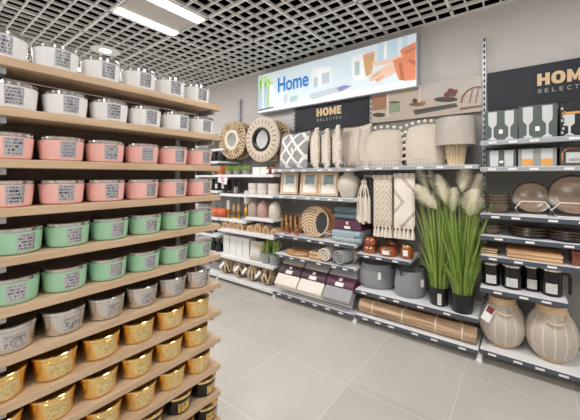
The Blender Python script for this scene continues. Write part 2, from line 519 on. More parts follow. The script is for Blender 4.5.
for i in range(18):
    xx = -1.6 + (B3 - 0.02 + 1.6) * i / 17
    b.tube([(xx, 2.68, 0.738), (xx, 2.68, 0.82)], 0.0016, 4)
b.build('wire_basket', 'white_wire', bay2)
wire_guard(bay2, B2 + 0.02, B3 - 0.02, 0.080, 2.655, 0.07, step=0.022, name='wire_basket', mat='white_wire')
base(bay3, B3, B4, 0.093)
shelf(bay3, B3, B4, 0.325, 2.68)
shelf(bay3, B3, -0.765, 0.665, 2.70)
shelf(bay3, B3, B4, 1.488, 2.68, 'strip_light')
wire_guard(bay3, B3 + 0.02, -0.62, 1.488, 2.685, 0.05)
base(bay4, B4, B5, 0.112)
shelf(bay4, B4, 0.245, 0.572, 2.67)
for z, st in ((0.808, 'strip'), (0.958, 'strip'), (1.118, 'strip'), (1.468, 'strip_light'), (1.664, 'strip_light')):
    shelf(bay4, B4, B5, z, 2.69, st)

# ------------------------------------------------------------------ signs
def block_home(b, x0, z0, w, h, y0, y1, m):
    """wide heavy capitals H O M E"""
    lw = [0.25, 0.27, 0.29, 0.19]; gap = 0.0
    tot = sum(lw) + 3 * 0.03; u = w / tot; st = 0.085 * u * 1.05; bar = h * 0.24
    x = x0; hw = lw[0] * u
    b.prism_xz([(x, z0), (x + st, z0), (x + st, z0 + h / 2 - bar / 2), (x + hw - st, z0 + h / 2 - bar / 2), (x + hw - st, z0), (x + hw, z0), (x + hw, z0 + h),
                (x + hw - st, z0 + h), (x + hw - st, z0 + h / 2 + bar / 2), (x + st, z0 + h / 2 + bar / 2), (x + st, z0 + h), (x, z0 + h)], y0, y1, m)
    x += hw + 0.03 * u; ow = lw[1] * u
    n = 28; vs = []; 
    for (rx, rz) in ((ow / 2, h / 2 * 1.03), (ow / 2 - st, h / 2 - bar)):
        for yy in (y0, y1):
            for k in range(n):
                a = 2 * PI * k / n
                vs.append((x + ow / 2 + rx * math.copysign(abs(math.cos(a)) ** 0.85, math.cos(a)), yy, z0 + h / 2 + rz * math.copysign(abs(math.sin(a)) ** 0.85, math.sin(a))))
    fs = []
    for k in range(n):
        q = (k + 1) % n
        fs += [(k, q, 2 * n + q, 2 * n + k), (n + k, 3 * n + k, 3 * n + q, n + q), (k, n + k, n + q, q), (2 * n + k, 2 * n + q, 3 * n + q, 3 * n + k)]
    b.add(vs, fs, m)
    x += ow + 0.03 * u; mw = lw[2] * u
    sm = st * 0.95
    b.prism_xz([(x, z0), (x + sm, z0), (x + sm, z0 + h * 0.52), (x + mw / 2 - st * 0.3, z0 + h * 0.12), (x + mw / 2 + st * 0.3, z0 + h * 0.12), (x + mw - sm, z0 + h * 0.52), (x + mw - sm, z0),
                (x + mw, z0), (x + mw, z0 + h), (x + mw - sm * 0.9, z0 + h), (x + mw / 2, z0 + h * 0.46), (x + sm * 0.9, z0 + h), (x, z0 + h)], y0, y1, m)
    x += mw + 0.03 * u; ew = lw[3] * u
    b.prism_xz([(x, z0), (x + ew, z0), (x + ew, z0 + bar), (x + st, z0 + bar), (x + st, z0 + h / 2 - bar * 0.45), (x + ew * 0.92, z0 + h / 2 - bar * 0.45), (x + ew * 0.92, z0 + h / 2 + bar * 0.45),
                (x + st, z0 + h / 2 + bar * 0.45), (x + st, z0 + h - bar), (x + ew, z0 + h - bar), (x + ew, z0 + h), (x, z0 + h)], y0, y1, m)
    return b
def home_sign(x0, x1, label, z0=1.955, z1=2.270):
    t = thing('sign_board', label, 'sign', ((x0 + x1) / 2, PY - 0.012, z0), 0, 'dark signs above the shelves')
    hw = (x1 - x0) / 2
    B().box(-hw, hw, 0.0, 0.010, 0.0, z1 - z0).build('board', 'board_navy', t, bevel=0.001)
    block_home(B(), -0.163, 0.148, 0.326, 0.093, -0.004, 0.0, 0).build('lettering', 'gold_letter', t, smooth=False)
    b = B(); word = 'SELECTED'
    for i, ch in enumerate(word):
        pts, fs = text_geo(ch, 0.022 if ch in 'LTE' else 0.025, 0.031, 0.012)
        xx = -0.160 + i * 0.0425
        B().add([(p[0] + xx, -0.0025, p[1] + 0.090) for p in pts], fs).build('letter', 'grey_letter', t, smooth=False)
    return t
home_sign(B2 + 0.02, B3 - 0.02, 'dark navy sign with gold lettering behind the cushions')
home_sign(B4 + 0.022, B5 + 0.0, 'dark navy sign with gold lettering above the tableware')

# light box above, backlit print
def flat_mat(name, c, es=0.0, var=0.0):
    g = N(name)
    if var:
        f = g.noise(g.co.outputs['Object'], 4.0)
        col = g.mix(f, c, tuple(min(1, q * (1 + var)) for q in lin(c)[:3]) + (1,))
        g.color(col)
        return g.set(0.5, emit=col, es=es) if es else g.set(0.5)
    g.color(c)
    return g.set(0.5, emit=c, es=es) if es else g.set(0.5)
LBY = 3.0
ES = 0.36
t = thing('light_box', 'long backlit sign with blue Home lettering and a pair of hands', 'sign', (-1.808, LBY, 2.24))
b = B().box(-1.026, 1.026, 0.0, WALL - LBY - 0.002, 0, 0.517).build('frame', 'grey_metal', t, bevel=0.003)
pm = ['lb_bg', 'lb_sky', 'lb_green', 'lb_glass', 'lb_white', 'lb_grey', 'lb_purple', 'lb_tan', 'lb_skin', 'lb_orange', 'lb_dark', 'lb_orange2', 'lb_skin2', 'lb_leaf']
pc = ['#d6e6ee', '#c3dbe8', '#86c440', '#b5c9cd', '#f4f7f8', '#c3cdd4', '#8d86c4', '#d2a878', '#ecc7b3', '#dc8a68', '#56626b', '#c06f4f', '#dba994', '#b9e27c']
for a_, c_ in zip(pm, pc): M[a_] = flat_mat('print_' + a_[3:], c_, ES, 0.06 if a_ == 'lb_bg' else 0)
pb = B().box(-1.016, 1.016, -0.003, 0.0, 0.010, 0.507, 0)
lay = [0]
def pp(pts, m):
    lay[0] += 1
    y0 = -0.003 - 0.00025 * lay[0]
    q = []
    for (px, py) in pts:
        X, Z = at(px, py, LBY); q.append((min(1.014, max(-1.014, X + 1.808)), min(0.505, max(0.012, Z - 2.24))))
    n = len(q)
    pb.add([(p[0], y0, p[1]) for p in q], [tuple(range(n))], m)
def ell(cx_, cy_, rx, ry, n=16): return [(cx_ + rx * math.cos(2 * PI * i / n), cy_ + ry * math.sin(2 * PI * i / n)) for i in range(n)]
pp([(378, 44), (398, 38), (398, 57), (378, 62)], 1)
pp([(402, 36), (408, 34), (408, 50), (402, 52)], 1)
pp([(384, 43), (387, 42), (387, 58), (384, 59)], 4)
pp([(258, 106), (275, 103), (352, 91), (416, 79), (416, 88), (300, 106), (258, 114)], 4)
for (xa, xb) in ((259.5, 262), (264.5, 267), (268.5, 270.2)): pp([(xa, 81), (xb, 80), (xb, 107), (xa, 108)], 2)
pp([(258.5, 90), (262.5, 89), (263, 109), (258.5, 110)], 3); pp([(264, 87), (268, 86), (268.5, 108), (264.4, 109)], 3); pp([(269.5, 86), (273, 85), (273, 106), (269.5, 107)], 4)
for (xa, ya, xb, yb) in ((262, 84, 272, 77), (263, 80, 268, 75.5), (266, 86, 275, 82), (259, 82, 264, 76)):
    pp([(xa, ya), ((xa + xb) / 2, (ya + yb) / 2 - 1.6), (xb, yb), ((xa + xb) / 2 + 1, (ya + yb) / 2 + 1.2)], 13)
pp([(258, 110), (274, 106.5), (274, 108), (258, 111.5)], 10)
pp([(313, 70), (331, 66), (331, 84), (313, 88)], 4); pp([(322, 74), (330, 72), (330, 83), (322, 85)], 5); pp([(314, 78), (318, 77), (318, 87), (314, 88)], 3)
pp([(309, 95), (337, 86.5), (341, 91), (312, 100.5)], 5); pp([(284, 95), (288, 94), (288, 103), (284, 104)], 5); pp([(290, 97), (298, 95), (298, 101), (290, 103)], 3)
pp([(337, 88), (344, 85.5), (352, 86), (346, 89), (340, 92)], 6)
pp([(352, 58), (366, 54), (367, 78), (362, 80), (355, 81), (353, 77)], 4); pp([(355, 62), (360, 61), (360, 75), (355, 76)], 3)
pp([(363, 55), (375, 51.5), (375, 56), (372, 74), (366, 77)], 7); pp([(363, 55), (375, 51.5), (375, 54.5), (363, 58)], 12)
pp([(374, 61), (384, 61.5), (395, 57), (402, 54), (404, 58.5), (396, 62), (385, 65), (376, 66), (371, 65)], 8)
pp([(369, 79), (372, 75), (379, 70), (386, 66), (394, 63), (398, 72), (391, 76), (384, 79), (380, 82), (376, 83), (378, 79), (371, 82)], 8)
pp([(372, 76), (380, 72), (381, 73), (374, 78)], 12); pp([(375, 80), (384, 75), (385, 76), (377, 82)], 12)
pp([(400, 51), (405, 47.5), (416.5, 42), (416.5, 56), (404, 59)], 9); pp([(405, 52), (416.5, 47), (416.5, 49), (405, 54)], 11)
pp([(393, 61), (400, 58), (416.5, 54), (416.5, 80), (405, 81), (399, 80)], 9); pp([(399, 64), (402, 62), (405, 80), (401, 80)], 11); pp([(409, 59), (416.5, 62), (416.5, 66), (409, 62)], 11)
po = pb.build('printed_face', pm, t, smooth=False)
X0, Z0 = at(278.6, 92.8, LBY); X1, Z1 = at(309.0, 86.5, LBY)
pts, fs = text_geo('Home', X1 - X0, 0.185, 0.018)
M['lb_blue'] = flat_mat('print_blue', '#1f78c4', 0.35)
B().add([(p[0] + X0 + 1.808, -0.0145, p[1] + Z0 - 2.24) for p in pts], fs).build('lettering', 'lb_blue', t, smooth=False)

# printed poster behind the pom-pom cushions
PYP = PY - 0.012
pm2 = ['ps_bg', 'ps_wood', 'ps_terra', 'ps_line', 'ps_green', 'ps_dark', 'ps_tray', 'ps_brown', 'ps_berry', 'ps_chair', 'ps_leaf']
pc2 = ['#c4bcb5', '#c3b4a6', '#a5785f', '#ddd2c6', '#8f9d80', '#4c4540', '#5e5b58', '#87654c', '#7a3f3a', '#8a5d44', '#59624a']
for a_, c_ in zip(pm2, pc2): M[a_] = flat_mat('poster_' + a_[3:], c_, 0, 0.08)
t = thing('poster', 'printed poster of a laid wooden table behind the lampshade', 'poster', ((B3 + B4) / 2, PYP, 1.955))
hw = (B4 - B3) / 2 - 0.018
B().box(-hw, hw, 0, 0.008, 0, 0.315).build('board', 'white_metal', t, bevel=0.001)
pb = B().box(-hw, hw, -0.0015, -0.0002, 0.0, 0.315, 0); lay = [0]
def pq(pts, m):
    lay[0] += 1
    y0 = -0.0015 - 0.0003 * lay[0]; q = []
    for (px, py) in pts:
        X, Z = at(px, py, PYP); q.append((min(hw, max(-hw, X - (B3 + B4) / 2)), min(0.315, max(0.0, Z - 1.955))))
    pb.add([(p[0], y0, p[1]) for p in q], [tuple(range(len(q)))], m)
pq([(368, 112), (388, 108), (388, 90), (420, 84), (420, 100), (486, 92), (486, 112), (368, 126)], 1)
pq([(371, 97), (386.5, 94), (386.5, 109), (371, 111)], 2); pq([(387, 88), (388.5, 88), (388.5, 117), (387, 117)], 3); pq([(419, 82), (420, 82), (420, 110), (419, 110)], 3)
pq([(389, 103), (400, 101), (400, 111.5), (389, 113.5)], 4); pq(ell(394.5, 102.2, 5.4, 1.1), 10)
pq(ell(379, 115, 6.5, 2.2), 5)
pq([(413, 110), (456, 103), (458, 107), (415, 115)], 6); pq([(416, 110.5), (455, 104.5), (456, 106), (417, 112.5)], 5)
pq(ell(417, 104.5, 8, 2), 7); pq(ell(415, 101, 2.5, 2.5), 5); pq(ell(423, 103, 3, 1.6), 2)
pq(ell(446, 99.5, 12, 2.6), 5); pq(ell(447, 95, 3, 3), 8); pq(ell(453, 94, 3.4, 3), 10); pq(ell(451, 91, 3.6, 2.6), 8); pq(ell(456, 91.5, 2, 2), 8)
for (a0, a1) in ((180, 225), (225, 265), (265, 300)):
    pq([(480 + r * math.cos(math.radians(a)) * 1.15, 103 + r * math.sin(math.radians(a))) for r, a in ((17, a0), (17, (a0 + a1) / 2), (17, a1), (15.6, a1), (15.6, (a0 + a1) / 2), (15.6, a0))], 9)
pq([(472, 90), (473, 90), (470, 103), (469, 103)], 9); pq([(478, 88), (479, 88), (476, 103), (475, 103)], 9); pq([(460, 108), (486, 104.5), (486, 106), (460, 110)], 9)
pb.build('printed_face', pm2, t, smooth=False)
# ------------------------------------------------------------------ goods: materials
M['cream'] = weave('cream_cotton', '#d2c5b4', '#efe6d9', 160)
M['cream2'] = weave('beige_linen', '#c3b7a8', '#e2d7ca', 190)
M['pom'] = plain('cream_pompom', '#ece2d5', 0.95, var=0.12, scale=90, bump=0.5)
M['felt'] = weave('grey_felt', '#77787b', '#9d9ea1', 150, 0.6)
M['felt_dark'] = plain('dark_grey_felt', '#3b3c40', 0.95, var=0.15, scale=80)
M['grey_knit'] = weave('grey_knit', '#87878a', '#b3b3b4', 140)
M['beige_knit'] = weave('grey_beige_knit', '#958f86', '#bdb7ad', 140)
M['teal_knit'] = weave('dusty_blue_knit', '#4e6067', '#6d828a', 140)
M['teal_light'] = weave('pale_blue_knit', '#7f969e', '#a9bcc2', 140)
M['plum'] = plain('plum_card', '#5d2f49', 0.5, var=0.06, scale=20)
M['plum_dark'] = plain('dark_plum_card', '#47303b', 0.5, var=0.06, scale=20)
M['warm_wood'] = wood('warm_wood', '#a8774c', '#c99a6a', (3, 3, 25))
M['pale_wood'] = wood('pale_wood', '#c8a680', '#e0c3a0', (4, 4, 20))
M['dark_wood'] = wood('dark_wood', '#4a3526', '#6b4c36', (4, 4, 20))
M['straw'] = wood('dried_sticks', '#bda582', '#e2d0b4', (60, 60, 3))
M['copper'] = plain('copper_lustre', '#b3755a', 0.22, 0.85)
M['amber'] = plain('amber_glass', '#9a4e1f', 0.08, spec=0.7)
M['terra'] = plain('terracotta', '#c9673a', 0.5, var=0.08)
M['black_plastic'] = plain('black_plastic', '#18181a', 0.35)
M['matt_black'] = plain('matt_black', '#0f0f10', 0.55)
def leafy_mat(name, a, b, f, scale=14.0):
    g = N(name); c = g.mix(g.noise(g.mapv(g.co.outputs['Object'], (9, 9, 0.5)), scale), a, b); g.color(c); g.set(0.5)
    tr = g.n('ShaderNodeBsdfTranslucent'); g.l(c, tr.inputs[0])
    mx = g.n('ShaderNodeMixShader'); mx.inputs[0].default_value = f
    out = [n for n in g.t.nodes if n.type == 'OUTPUT_MATERIAL'][0]
    g.l(g.b.outputs[0], mx.inputs[1]); g.l(tr.outputs[0], mx.inputs[2]); g.l(mx.outputs[0], out.inputs[0])
    return g.m
M['grass'] = leafy_mat('grass_blade', '#7c9f2c', '#d3e492', 0.4, 9.0)
M['grass2'] = leafy_mat('dark_grass_blade', '#4f7a22', '#83a93c', 0.3)
M['plume'] = leafy_mat('cream_plume', '#fffbec', '#fffdf4', 0.5)
M['white_ceramic'] = plain('white_ceramic', '#d3cac0', 0.35, var=0.03)
M['beige_ceramic'] = plain('beige_ceramic', '#cfc5b9', 0.55, var=0.06, scale=20, bump=0.1)
M['pink_ceramic'] = plain('dusty_pink_ceramic', '#b8938a', 0.5, var=0.06, scale=20)
M['greige_ceramic'] = plain('greige_ceramic', '#a89a90', 0.5, var=0.06, scale=20)
M['concrete'] = plain('grey_concrete', '#8e9290', 0.8, var=0.1, scale=20)
M['stone_bowl'] = plain('brown_glazed_stoneware', '#6a594c', 0.2, var=0.25, scale=12)
M['stone_plate'] = plain('taupe_glazed_plate', '#8f7b69', 0.2, var=0.2, scale=9)
M['stone_dark'] = plain('dark_stoneware_rim', '#2c2622', 0.25, var=0.1)
M['carton'] = plain('dark_green_carton', '#4f5955', 0.5, var=0.04)
M['carton_seam'] = plain('carton_side', '#3b4542', 0.5)
M['print_glass'] = plain('printed_clear_glass', '#c3c6c6', 0.4, var=0.05)
M['amber_print'] = plain('printed_amber_drink', '#d99a4c', 0.4, var=0.1)
M['carton_grey'] = plain('grey_carton', '#8f918f', 0.5, var=0.05)
M['carton_white'] = plain('white_carton', '#e3e1dd', 0.5, var=0.02)
M['box_brown'] = plain('red_brown_carton', '#7c4634', 0.5, var=0.08)
M['rattan'] = wood('rattan_cane', '#b9a07e', '#e2cda9', (30, 30, 30))
M['rattan_gap'] = plain('wreath_backing', '#6b5138', 0.9, var=0.2)
M['mirror'] = plain('mirror_glass', '#d7dadc', 0.03, 1.0)
g = N('cellophane_wrap'); n_ = g.noise(g.mapv(g.co.outputs['Object'], (9, 9, 5), (0.5, 0.4, 0.2)), 2.5, 2.0)
r_ = tri_ = g.math('LESS_THAN', g.math('ABSOLUTE', g.math('SUBTRACT', g.math('FRACT', g.math('MULTIPLY', n_, 9.0)), 0.5)), 0.07)  # pale, more opaque wrinkle lines: highlights on the film painted into its alpha
g.color('#f5f1ec'); g.bump(n_, 1.0, 0.03); g.l(g.math('MULTIPLY_ADD', r_, 0.38, 0.14), g.b.inputs['Alpha']); M['plastic_wrap'] = g.set(0.1, spec=0.8)
M['red_card'] = plain('dark_red_card', '#7d2730', 0.5)
M['mat_roll'] = wood('bamboo_mat', '#86664a', '#d3b492', (0.7, 16, 16), 0.3)
M['mat_roll_dark'] = wood('dark_bamboo_mat', '#5c4330', '#8d6d50', (0.7, 16, 16), 0.6)
M['paper_strap'] = plain('pale_paper_strap', '#d8cbb6', 0.6)

def ring_mat():
    g = N('brown_fabric_shade')
    v = g.mapv(g.co.outputs['Object'], (14, 14, 60)); f = g.noise(v, 3.0)
    g.color(g.mix(f, '#a0948a', '#b8ada3')); return g.set(0.7)
M['shade'] = ring_mat()
# grey cushion with white lattice; cream cloth with dark chevrons
g = N('lattice_cloth'); u, v_, _ = g.xyz(g.co.outputs['UV'])
def tri(q): return g.math('ABSOLUTE', g.math('SUBTRACT', g.math('FRACT', q), 0.5))
u2 = g.math('MULTIPLY', u, 1.15)
a = tri(g.math('MULTIPLY', g.math('ADD', u2, v_), 2.1)); b_ = tri(g.math('MULTIPLY_ADD', g.math('SUBTRACT', u2, v_), 2.1, 0.3))
k = g.math('GREATER_THAN', g.math('MAXIMUM', a, b_), 0.385)
nz = g.noise(g.co.outputs['Object'], 60.0)
g.color(g.mix(k, g.mix(nz, '#8d8d8e', '#a8a8a8'), '#eceae6')); g.bump(k, 0.5, 0.006); M['lattice'] = g.set(0.9)
g = N('chevron_cloth'); u, v_, _ = g.xyz(g.co.outputs['UV'])
q = g.math('MULTIPLY', g.math('MULTIPLY_ADD', g.math('ABSOLUTE', g.math('SUBTRACT', v_, 0.5)), 2.2, u), 1.05)
k = g.math('LESS_THAN', g.math('ABSOLUTE', g.math('SUBTRACT', tri(q), 0.05)), 0.022)
nz = g.noise(g.co.outputs['Object'], 60.0)
g.color(g.mix(k, g.mix(nz, '#ddd2c5', '#f2e9de'), '#6e6257')); g.bump(nz, 0.4, 0.006); M['chevron'] = g.set(0.9)
g = N('zigzag_macrame'); u, v_, _ = g.xyz(g.co.outputs['UV'])
q = g.math('MULTIPLY', g.math('ADD', g.math('MULTIPLY', tri(g.math('MULTIPLY', u, 2.0)), 0.35), v_), 9.0)
k = tri(q)
g.color(g.mix(g.math('MULTIPLY', k, 2.0), '#c2b29e', '#ebe0d0')); g.bump(k, 0.9, 0.012); M['macrame'] = g.set(0.95)
g = N('speckled_throw'); v_ = g.n('ShaderNodeTexVoronoi'); v_.inputs['Scale'].default_value = 55.0; g.l(g.co.outputs['Object'], v_.inputs['Vector'])
k = g.math('LESS_THAN', v_.outputs[0], 0.2)
g.color(g.mix(k, '#e9e2d6', '#b9ae9c')); g.bump(v_.outputs[0], 0.4, 0.006); M['speckle'] = g.set(0.95)
# striped woven body of the lanterns
g = N('lantern_weave'); x, y, z = g.xyz(g.co.outputs['Object'])
an = g.math('MULTIPLY', g.math('ARCTAN2', y, x), 14 / (2 * PI))
k = g.math('LESS_THAN', tri(an), 0.085)
h = g.math('SINE', g.math('MULTIPLY', z, 1100.0)); hn = g.noise(g.mapv(g.co.outputs['Object'], (16, 16, 75)), 4.0)
g.color(g.mix(k, g.mix(hn, '#a99b8c', '#ded4c8'), '#ddd1c3')); g.bump(g.math('MULTIPLY_ADD', k, 1.0, g.math('MULTIPLY', h, 0.25)), 0.5, 0.004); M['lantern'] = g.set(0.8)
# tray with carved arcs
g = N('carved_tray'); x, y, z = g.xyz(g.co.outputs['Object'])
dx = g.math('ADD', x, 0.06); dz = g.math('ADD', z, 0.09)
rr = g.math('SQRT', g.math('ADD', g.math('MULTIPLY', dx, dx), g.math('MULTIPLY', dz, dz)))
k = g.math('LESS_THAN', tri(g.math('MULTIPLY', rr, 34.0)), 0.13)
k = g.math('MULTIPLY', k, g.math('LESS_THAN', g.math('ADD', x, g.math('MULTIPLY', z, 0.15)), 0.035))
g.color(g.mix(k, '#d3b594', '#4a3b30')); M['tray'] = g.set(0.5)
# woven wreath
g = N('knotted_cotton'); x, y, z = g.xyz(g.co.outputs['Object'])
an = g.math('MULTIPLY', g.math('ARCTAN2', z, x), 24 / (2 * PI))
rr = g.math('SQRT', g.math('ADD', g.math('MULTIPLY', x, x), g.math('MULTIPLY', z, z)))
k = g.math('MULTIPLY', g.math('LESS_THAN', tri(an), 0.1), g.math('LESS_THAN', g.math('ABSOLUTE', g.math('SUBTRACT', rr, 0.222)), 0.026))
n_ = g.noise(g.co.outputs['Object'], 70.0)
g.color(g.mix(k, g.mix(n_, '#bba996', '#e2d5c4'), '#6e5b48')); g.bump(n_, 0.8, 0.01); M['knotted'] = g.set(0.95)

# ------------------------------------------------------------------ goods: shape helpers
def cushion(w, h, d, n=16, pinch=0.06, plump=0.45, ny=None):
    """upright cushion in x,z with thickness along y; origin at bottom centre; returns builder and uv list"""
    b = B(); uv = []
    for side in (-1, 1):
        for j in range(n + 1):
            for i in range(n + 1):
                u = -1 + 2 * i / n; v = -1 + 2 * j / n
                e = max(0.0, (1 - u * u) * (1 - v * v)) ** plump
                px = u * w / 2 * (1 - pinch * (1 - v * v)); pz = v * h / 2 * (1 - pinch * (1 - u * u)) + h / 2
                b.v.append((px, side * d / 2 * e * (1 + 0.06 * math.sin(5 * u + 3 * v + side)), pz)); uv.append(((u + 1) / 2, (v + 1) / 2))
    m = n + 1
    for s in range(2):
        o = s * m * m
        for j in range(n):
            for i in range(n):
                b.f.append((o + j * m + i, o + j * m + i + 1, o + (j + 1) * m + i + 1, o + (j + 1) * m + i)); b.m.append(0)
    return b, (lambda p, i: uv[i])
def lean(b, ang):
    return b.xf(Matrix.Rotation(ang, 4, 'X'))
def edge_pts(w, h, n, pinch=0.06):
    out = []
    for k in range(4 * n):
        s, q = divmod(k, n); q = -1 + 2 * q / n
        u, v = ((q, -1), (1, q), (-q, 1), (-1, -q))[s]
        out.append((u * w / 2 * (1 - pinch * (1 - v * v)), v * h / 2 * (1 - pinch * (1 - u * u)) + h / 2))
    return out
def tassel(b, x, y, z, l, r, m=0, n=9):
    b.ball((x, y, z - r * 0.5), (r * 0.55, r * 0.55, r * 0.6), 8, m)
    b.lathe([(r * 0.4, z - r), (r * 0.75, z - l * 0.5), (r, z - l)], 9, (x, y, 0), m, wob=lambda a, h: 1 + 0.15 * math.sin(4 * a))

# ------------------------------------------------------------------ cushions on the top shelf of bay 2
TOP2, TOP3 = 1.4785, 1.4885
Y = 2.84
cx_, w_ = span(279.5, 308, Y)
t = thing('cushion', 'grey cushion with white diamond lattice on the top shelf', 'cushion', (cx_ - 0.01, Y, TOP2), -0.12)
b, uv = cushion(0.46, 0.44, 0.16, pinch=0.09); lean(b, -0.12).build('cover', 'lattice', t, uv=uv)
B().box(0.06, 0.085, -0.086, -0.084, 0.19, 0.24).build('tag', 'ticket', t, smooth=False)
for i, (px, z_, lab) in enumerate(((315.5, 0.42, 'cream ruffled cushion on edge right beside the diamond cushion'), (326, 0.40, 'middle one of three cream ruffled cushions standing on edge'), (337, 0.425, 'cream ruffled cushion on edge next to the tufted beige cushion'))):
    t = thing('cushion', lab, 'cushion', (XA(px, 2.88), 2.88, TOP2), -0.92 - 0.04 * i, 'cream ruffled cushions standing on edge')
    b, uv = cushion(0.37, z_, 0.118, pinch=0.05); b.build('cover', 'cream', t, uv=uv)
    fb = B()
    for (ex, ez) in edge_pts(0.37, z_, 26, 0.05):
        fb.ball((ex * 1.01, random.uniform(-0.012, 0.012), 0.006 + (ez - z_ / 2) * 0.985 + z_ / 2), (0.013, 0.017, 0.013), 6, 0, 4)
    fb.build('ruffle', 'pom', t)
    for q in (-0.1, 0.1):
        fb = B()
        for j in range(12): fb.ball((q, -0.042, 0.07 + j * 0.025), (0.01, 0.014, 0.016), 6, 0, 4)
        fb.build('pleat', 'pom', t)
t = thing('cushion', 'beige tufted cushion between cream cushions and pom-pom cushion', 'cushion', (XA(354, 2.88), 2.88, TOP2), -0.30)
b, uv = cushion(0.38, 0.445, 0.18, pinch=0.08); lean(b, -0.08).build('cover', 'cream2', t, uv=uv)
for q in (-0.11, 0.0, 0.11):
    fb = B()
    for j in range(13):
        zz = 0.05 + j * 0.027
        fb.ball((q + 0.006 * math.sin(j * 2), -0.058 - 0.018 * (1 - ((zz - 0.21) / 0.2) ** 2) + zz * 0.08 - 0.01 * (q == 0), zz), (0.009, 0.012, 0.015), 6, 0, 4)
    fb.build('tuft_row', 'cream2', t)
# pom-pom cushions on the top shelf of bay 3
for (p0, p1, hh, rz, lab) in ((362.5, 402, 0.385, 0.06, 'beige pom-pom cushion left of the two, beside the tufted cushion'), (405.5, 446, 0.40, 0.03, 'beige pom-pom cushion partly behind the wrapped lamp')):
    Y = 2.90; c, w_ = span(p0, p1, Y)
    t = thing('cushion', lab, 'cushion', (c, Y, TOP3), rz, 'beige pom-pom cushions')
    b, uv = cushion(w_ * 0.9, hh * 0.9, 0.19, pinch=-0.13, plump=0.45); lean(b, -0.06).build('cover', 'cream2', t, uv=uv)
    fb = B()
    for k, (ex, ez) in enumerate(edge_pts(w_ * 0.9, hh * 0.9, 6, -0.13)):
        if k >= 6: B().ball((ex * 1.03, 0.018 - ez * 0.06, ez * 1.02 + 0.012), 0.0165, 9, 0, 6).build('pompom', 'pom', t)
# wrapped table lamp
Y = 2.84; c, w_ = span(438, 475, Y)
t = thing('table_lamp', 'table lamp with stick bundle base and wrapped brown drum shade', 'lamp', (c, Y, TOP3))
fb = B()
for ring, (n_, r0, r1) in enumerate(((24, 0.054, 0.074), (15, 0.037, 0.05), (7, 0.018, 0.026))):
    for k in range(n_):
        a = 2 * PI * k / n_ + ring
        fb.tube([(r0 * math.cos(a), r0 * math.sin(a), 0.0), (r1 * math.cos(a), r1 * math.sin(a), 0.175)], 0.0075, 6)
fb.build('base', 'straw', t)
B().lathe([(0.012, 0.15), (0.012, 0.26)], 10).build('stem', 'grey_metal', t)
B().lathe([(0.150, 0.165), (0.142, 0.385), (0.139, 0.385), (0.147, 0.165)], 44, close=True).build('lamp_shade', 'shade', t)
wr = lambda a, h: 1 + 0.012 * math.sin(9 * a + 40 * h) + 0.008 * math.sin(17 * a - 60 * h)
B().lathe([(0.11, 0.158), (0.153, 0.16), (0.156, 0.22), (0.150, 0.32), (0.147, 0.39), (0.09, 0.396)], 60, wob=wr).build('plastic_wrap', 'plastic_wrap', t)

# ------------------------------------------------------------------ framed pictures and vase, second shelf of bay 2
SH2 = 1.1825
g = N('picture_print'); u, v_, _ = g.xyz(g.co.outputs['Object']); n_ = g.noise(g.co.outputs['Object'], 14.0)
oi = g.n('ShaderNodeObjectInfo')
sky = g.mix(n_, '#6f8a90', '#a9b9b8'); k = g.math('GREATER_THAN', g.math('MULTIPLY_ADD', n_, 0.08, v_), 0.30)
zz = g.xyz(g.co.outputs['Object'])[2]
k = g.math('GREATER_THAN', g.math('MULTIPLY_ADD', n_, 0.09, zz), 0.165)
k2 = g.math('LESS_THAN', g.math('ABSOLUTE', u), 0.055)
g.color(g.mix(g.math('MULTIPLY', k, k2), '#efe9e0', sky)); M['picture'] = g.set(0.35)
def frame_pic(loc, rz, lab, w=0.235, h=0.265):
    t = thing('picture_frame', lab, 'picture frame', loc, rz, 'wooden picture frames in a row')
    rot = Matrix.Rotation(-0.22, 4, 'X')
    b = B(); s = 0.026
    b.box(-w / 2, -w / 2 + s, -0.018, 0.004, 0, h).box(w / 2 - s, w / 2, -0.018, 0.004, 0, h).box(-w / 2 + s, w / 2 - s, -0.018, 0.004, 0, s).box(-w / 2 + s, w / 2 - s, -0.018, 0.004, h - s, h)
    b.xf(rot).build('frame', 'pale_wood', t, smooth=False, bevel=0.002)
    B().box(-w / 2 + s * 0.7, w / 2 - s * 0.7, -0.008, 0.002, s * 0.7, h - s * 0.7).xf(rot).build('picture', 'picture', t, smooth=False)
    B().box(-0.02, 0.02, 0.006, 0.011, 0.0, h * 0.8).xf(Matrix.Translation((0, 0.095, 0)) @ Matrix.Rotation(0.22, 4, 'X')).build('strut', 'dark_wood', t, smooth=False)
    return t
for px, lab in ((289, 'leaning wooden picture frame nearest the stacked ivory cups'), (309, 'middle leaning wooden picture frame below the ruffled cushions'), (328, 'leaning wooden picture frame next to the round vase')):
    frame_pic((XA(px, 2.80), 2.80, SH2 + 0.005), 0.28, lab, 0.215, 0.255)
t = thing('vase', 'round off-white ceramic vase at the end of the picture frames', 'vase', (XA(349, 2.84), 2.84, SH2))
pr = [(0.0, 0.0), (0.066, 0.0), (0.075, 0.01), (0.105, 0.07), (0.118, 0.125), (0.108, 0.18), (0.075, 0.222), (0.052, 0.232), (0.049, 0.245), (0.058, 0.254), (0.052, 0.254), (0.043, 0.24), (0.03, 0.2), (0.0, 0.2)]
B().lathe(pr, 36, wob=lambda a, h: 1 + 0.006 * math.sin(24 * a)).build('body', 'beige_ceramic', t)

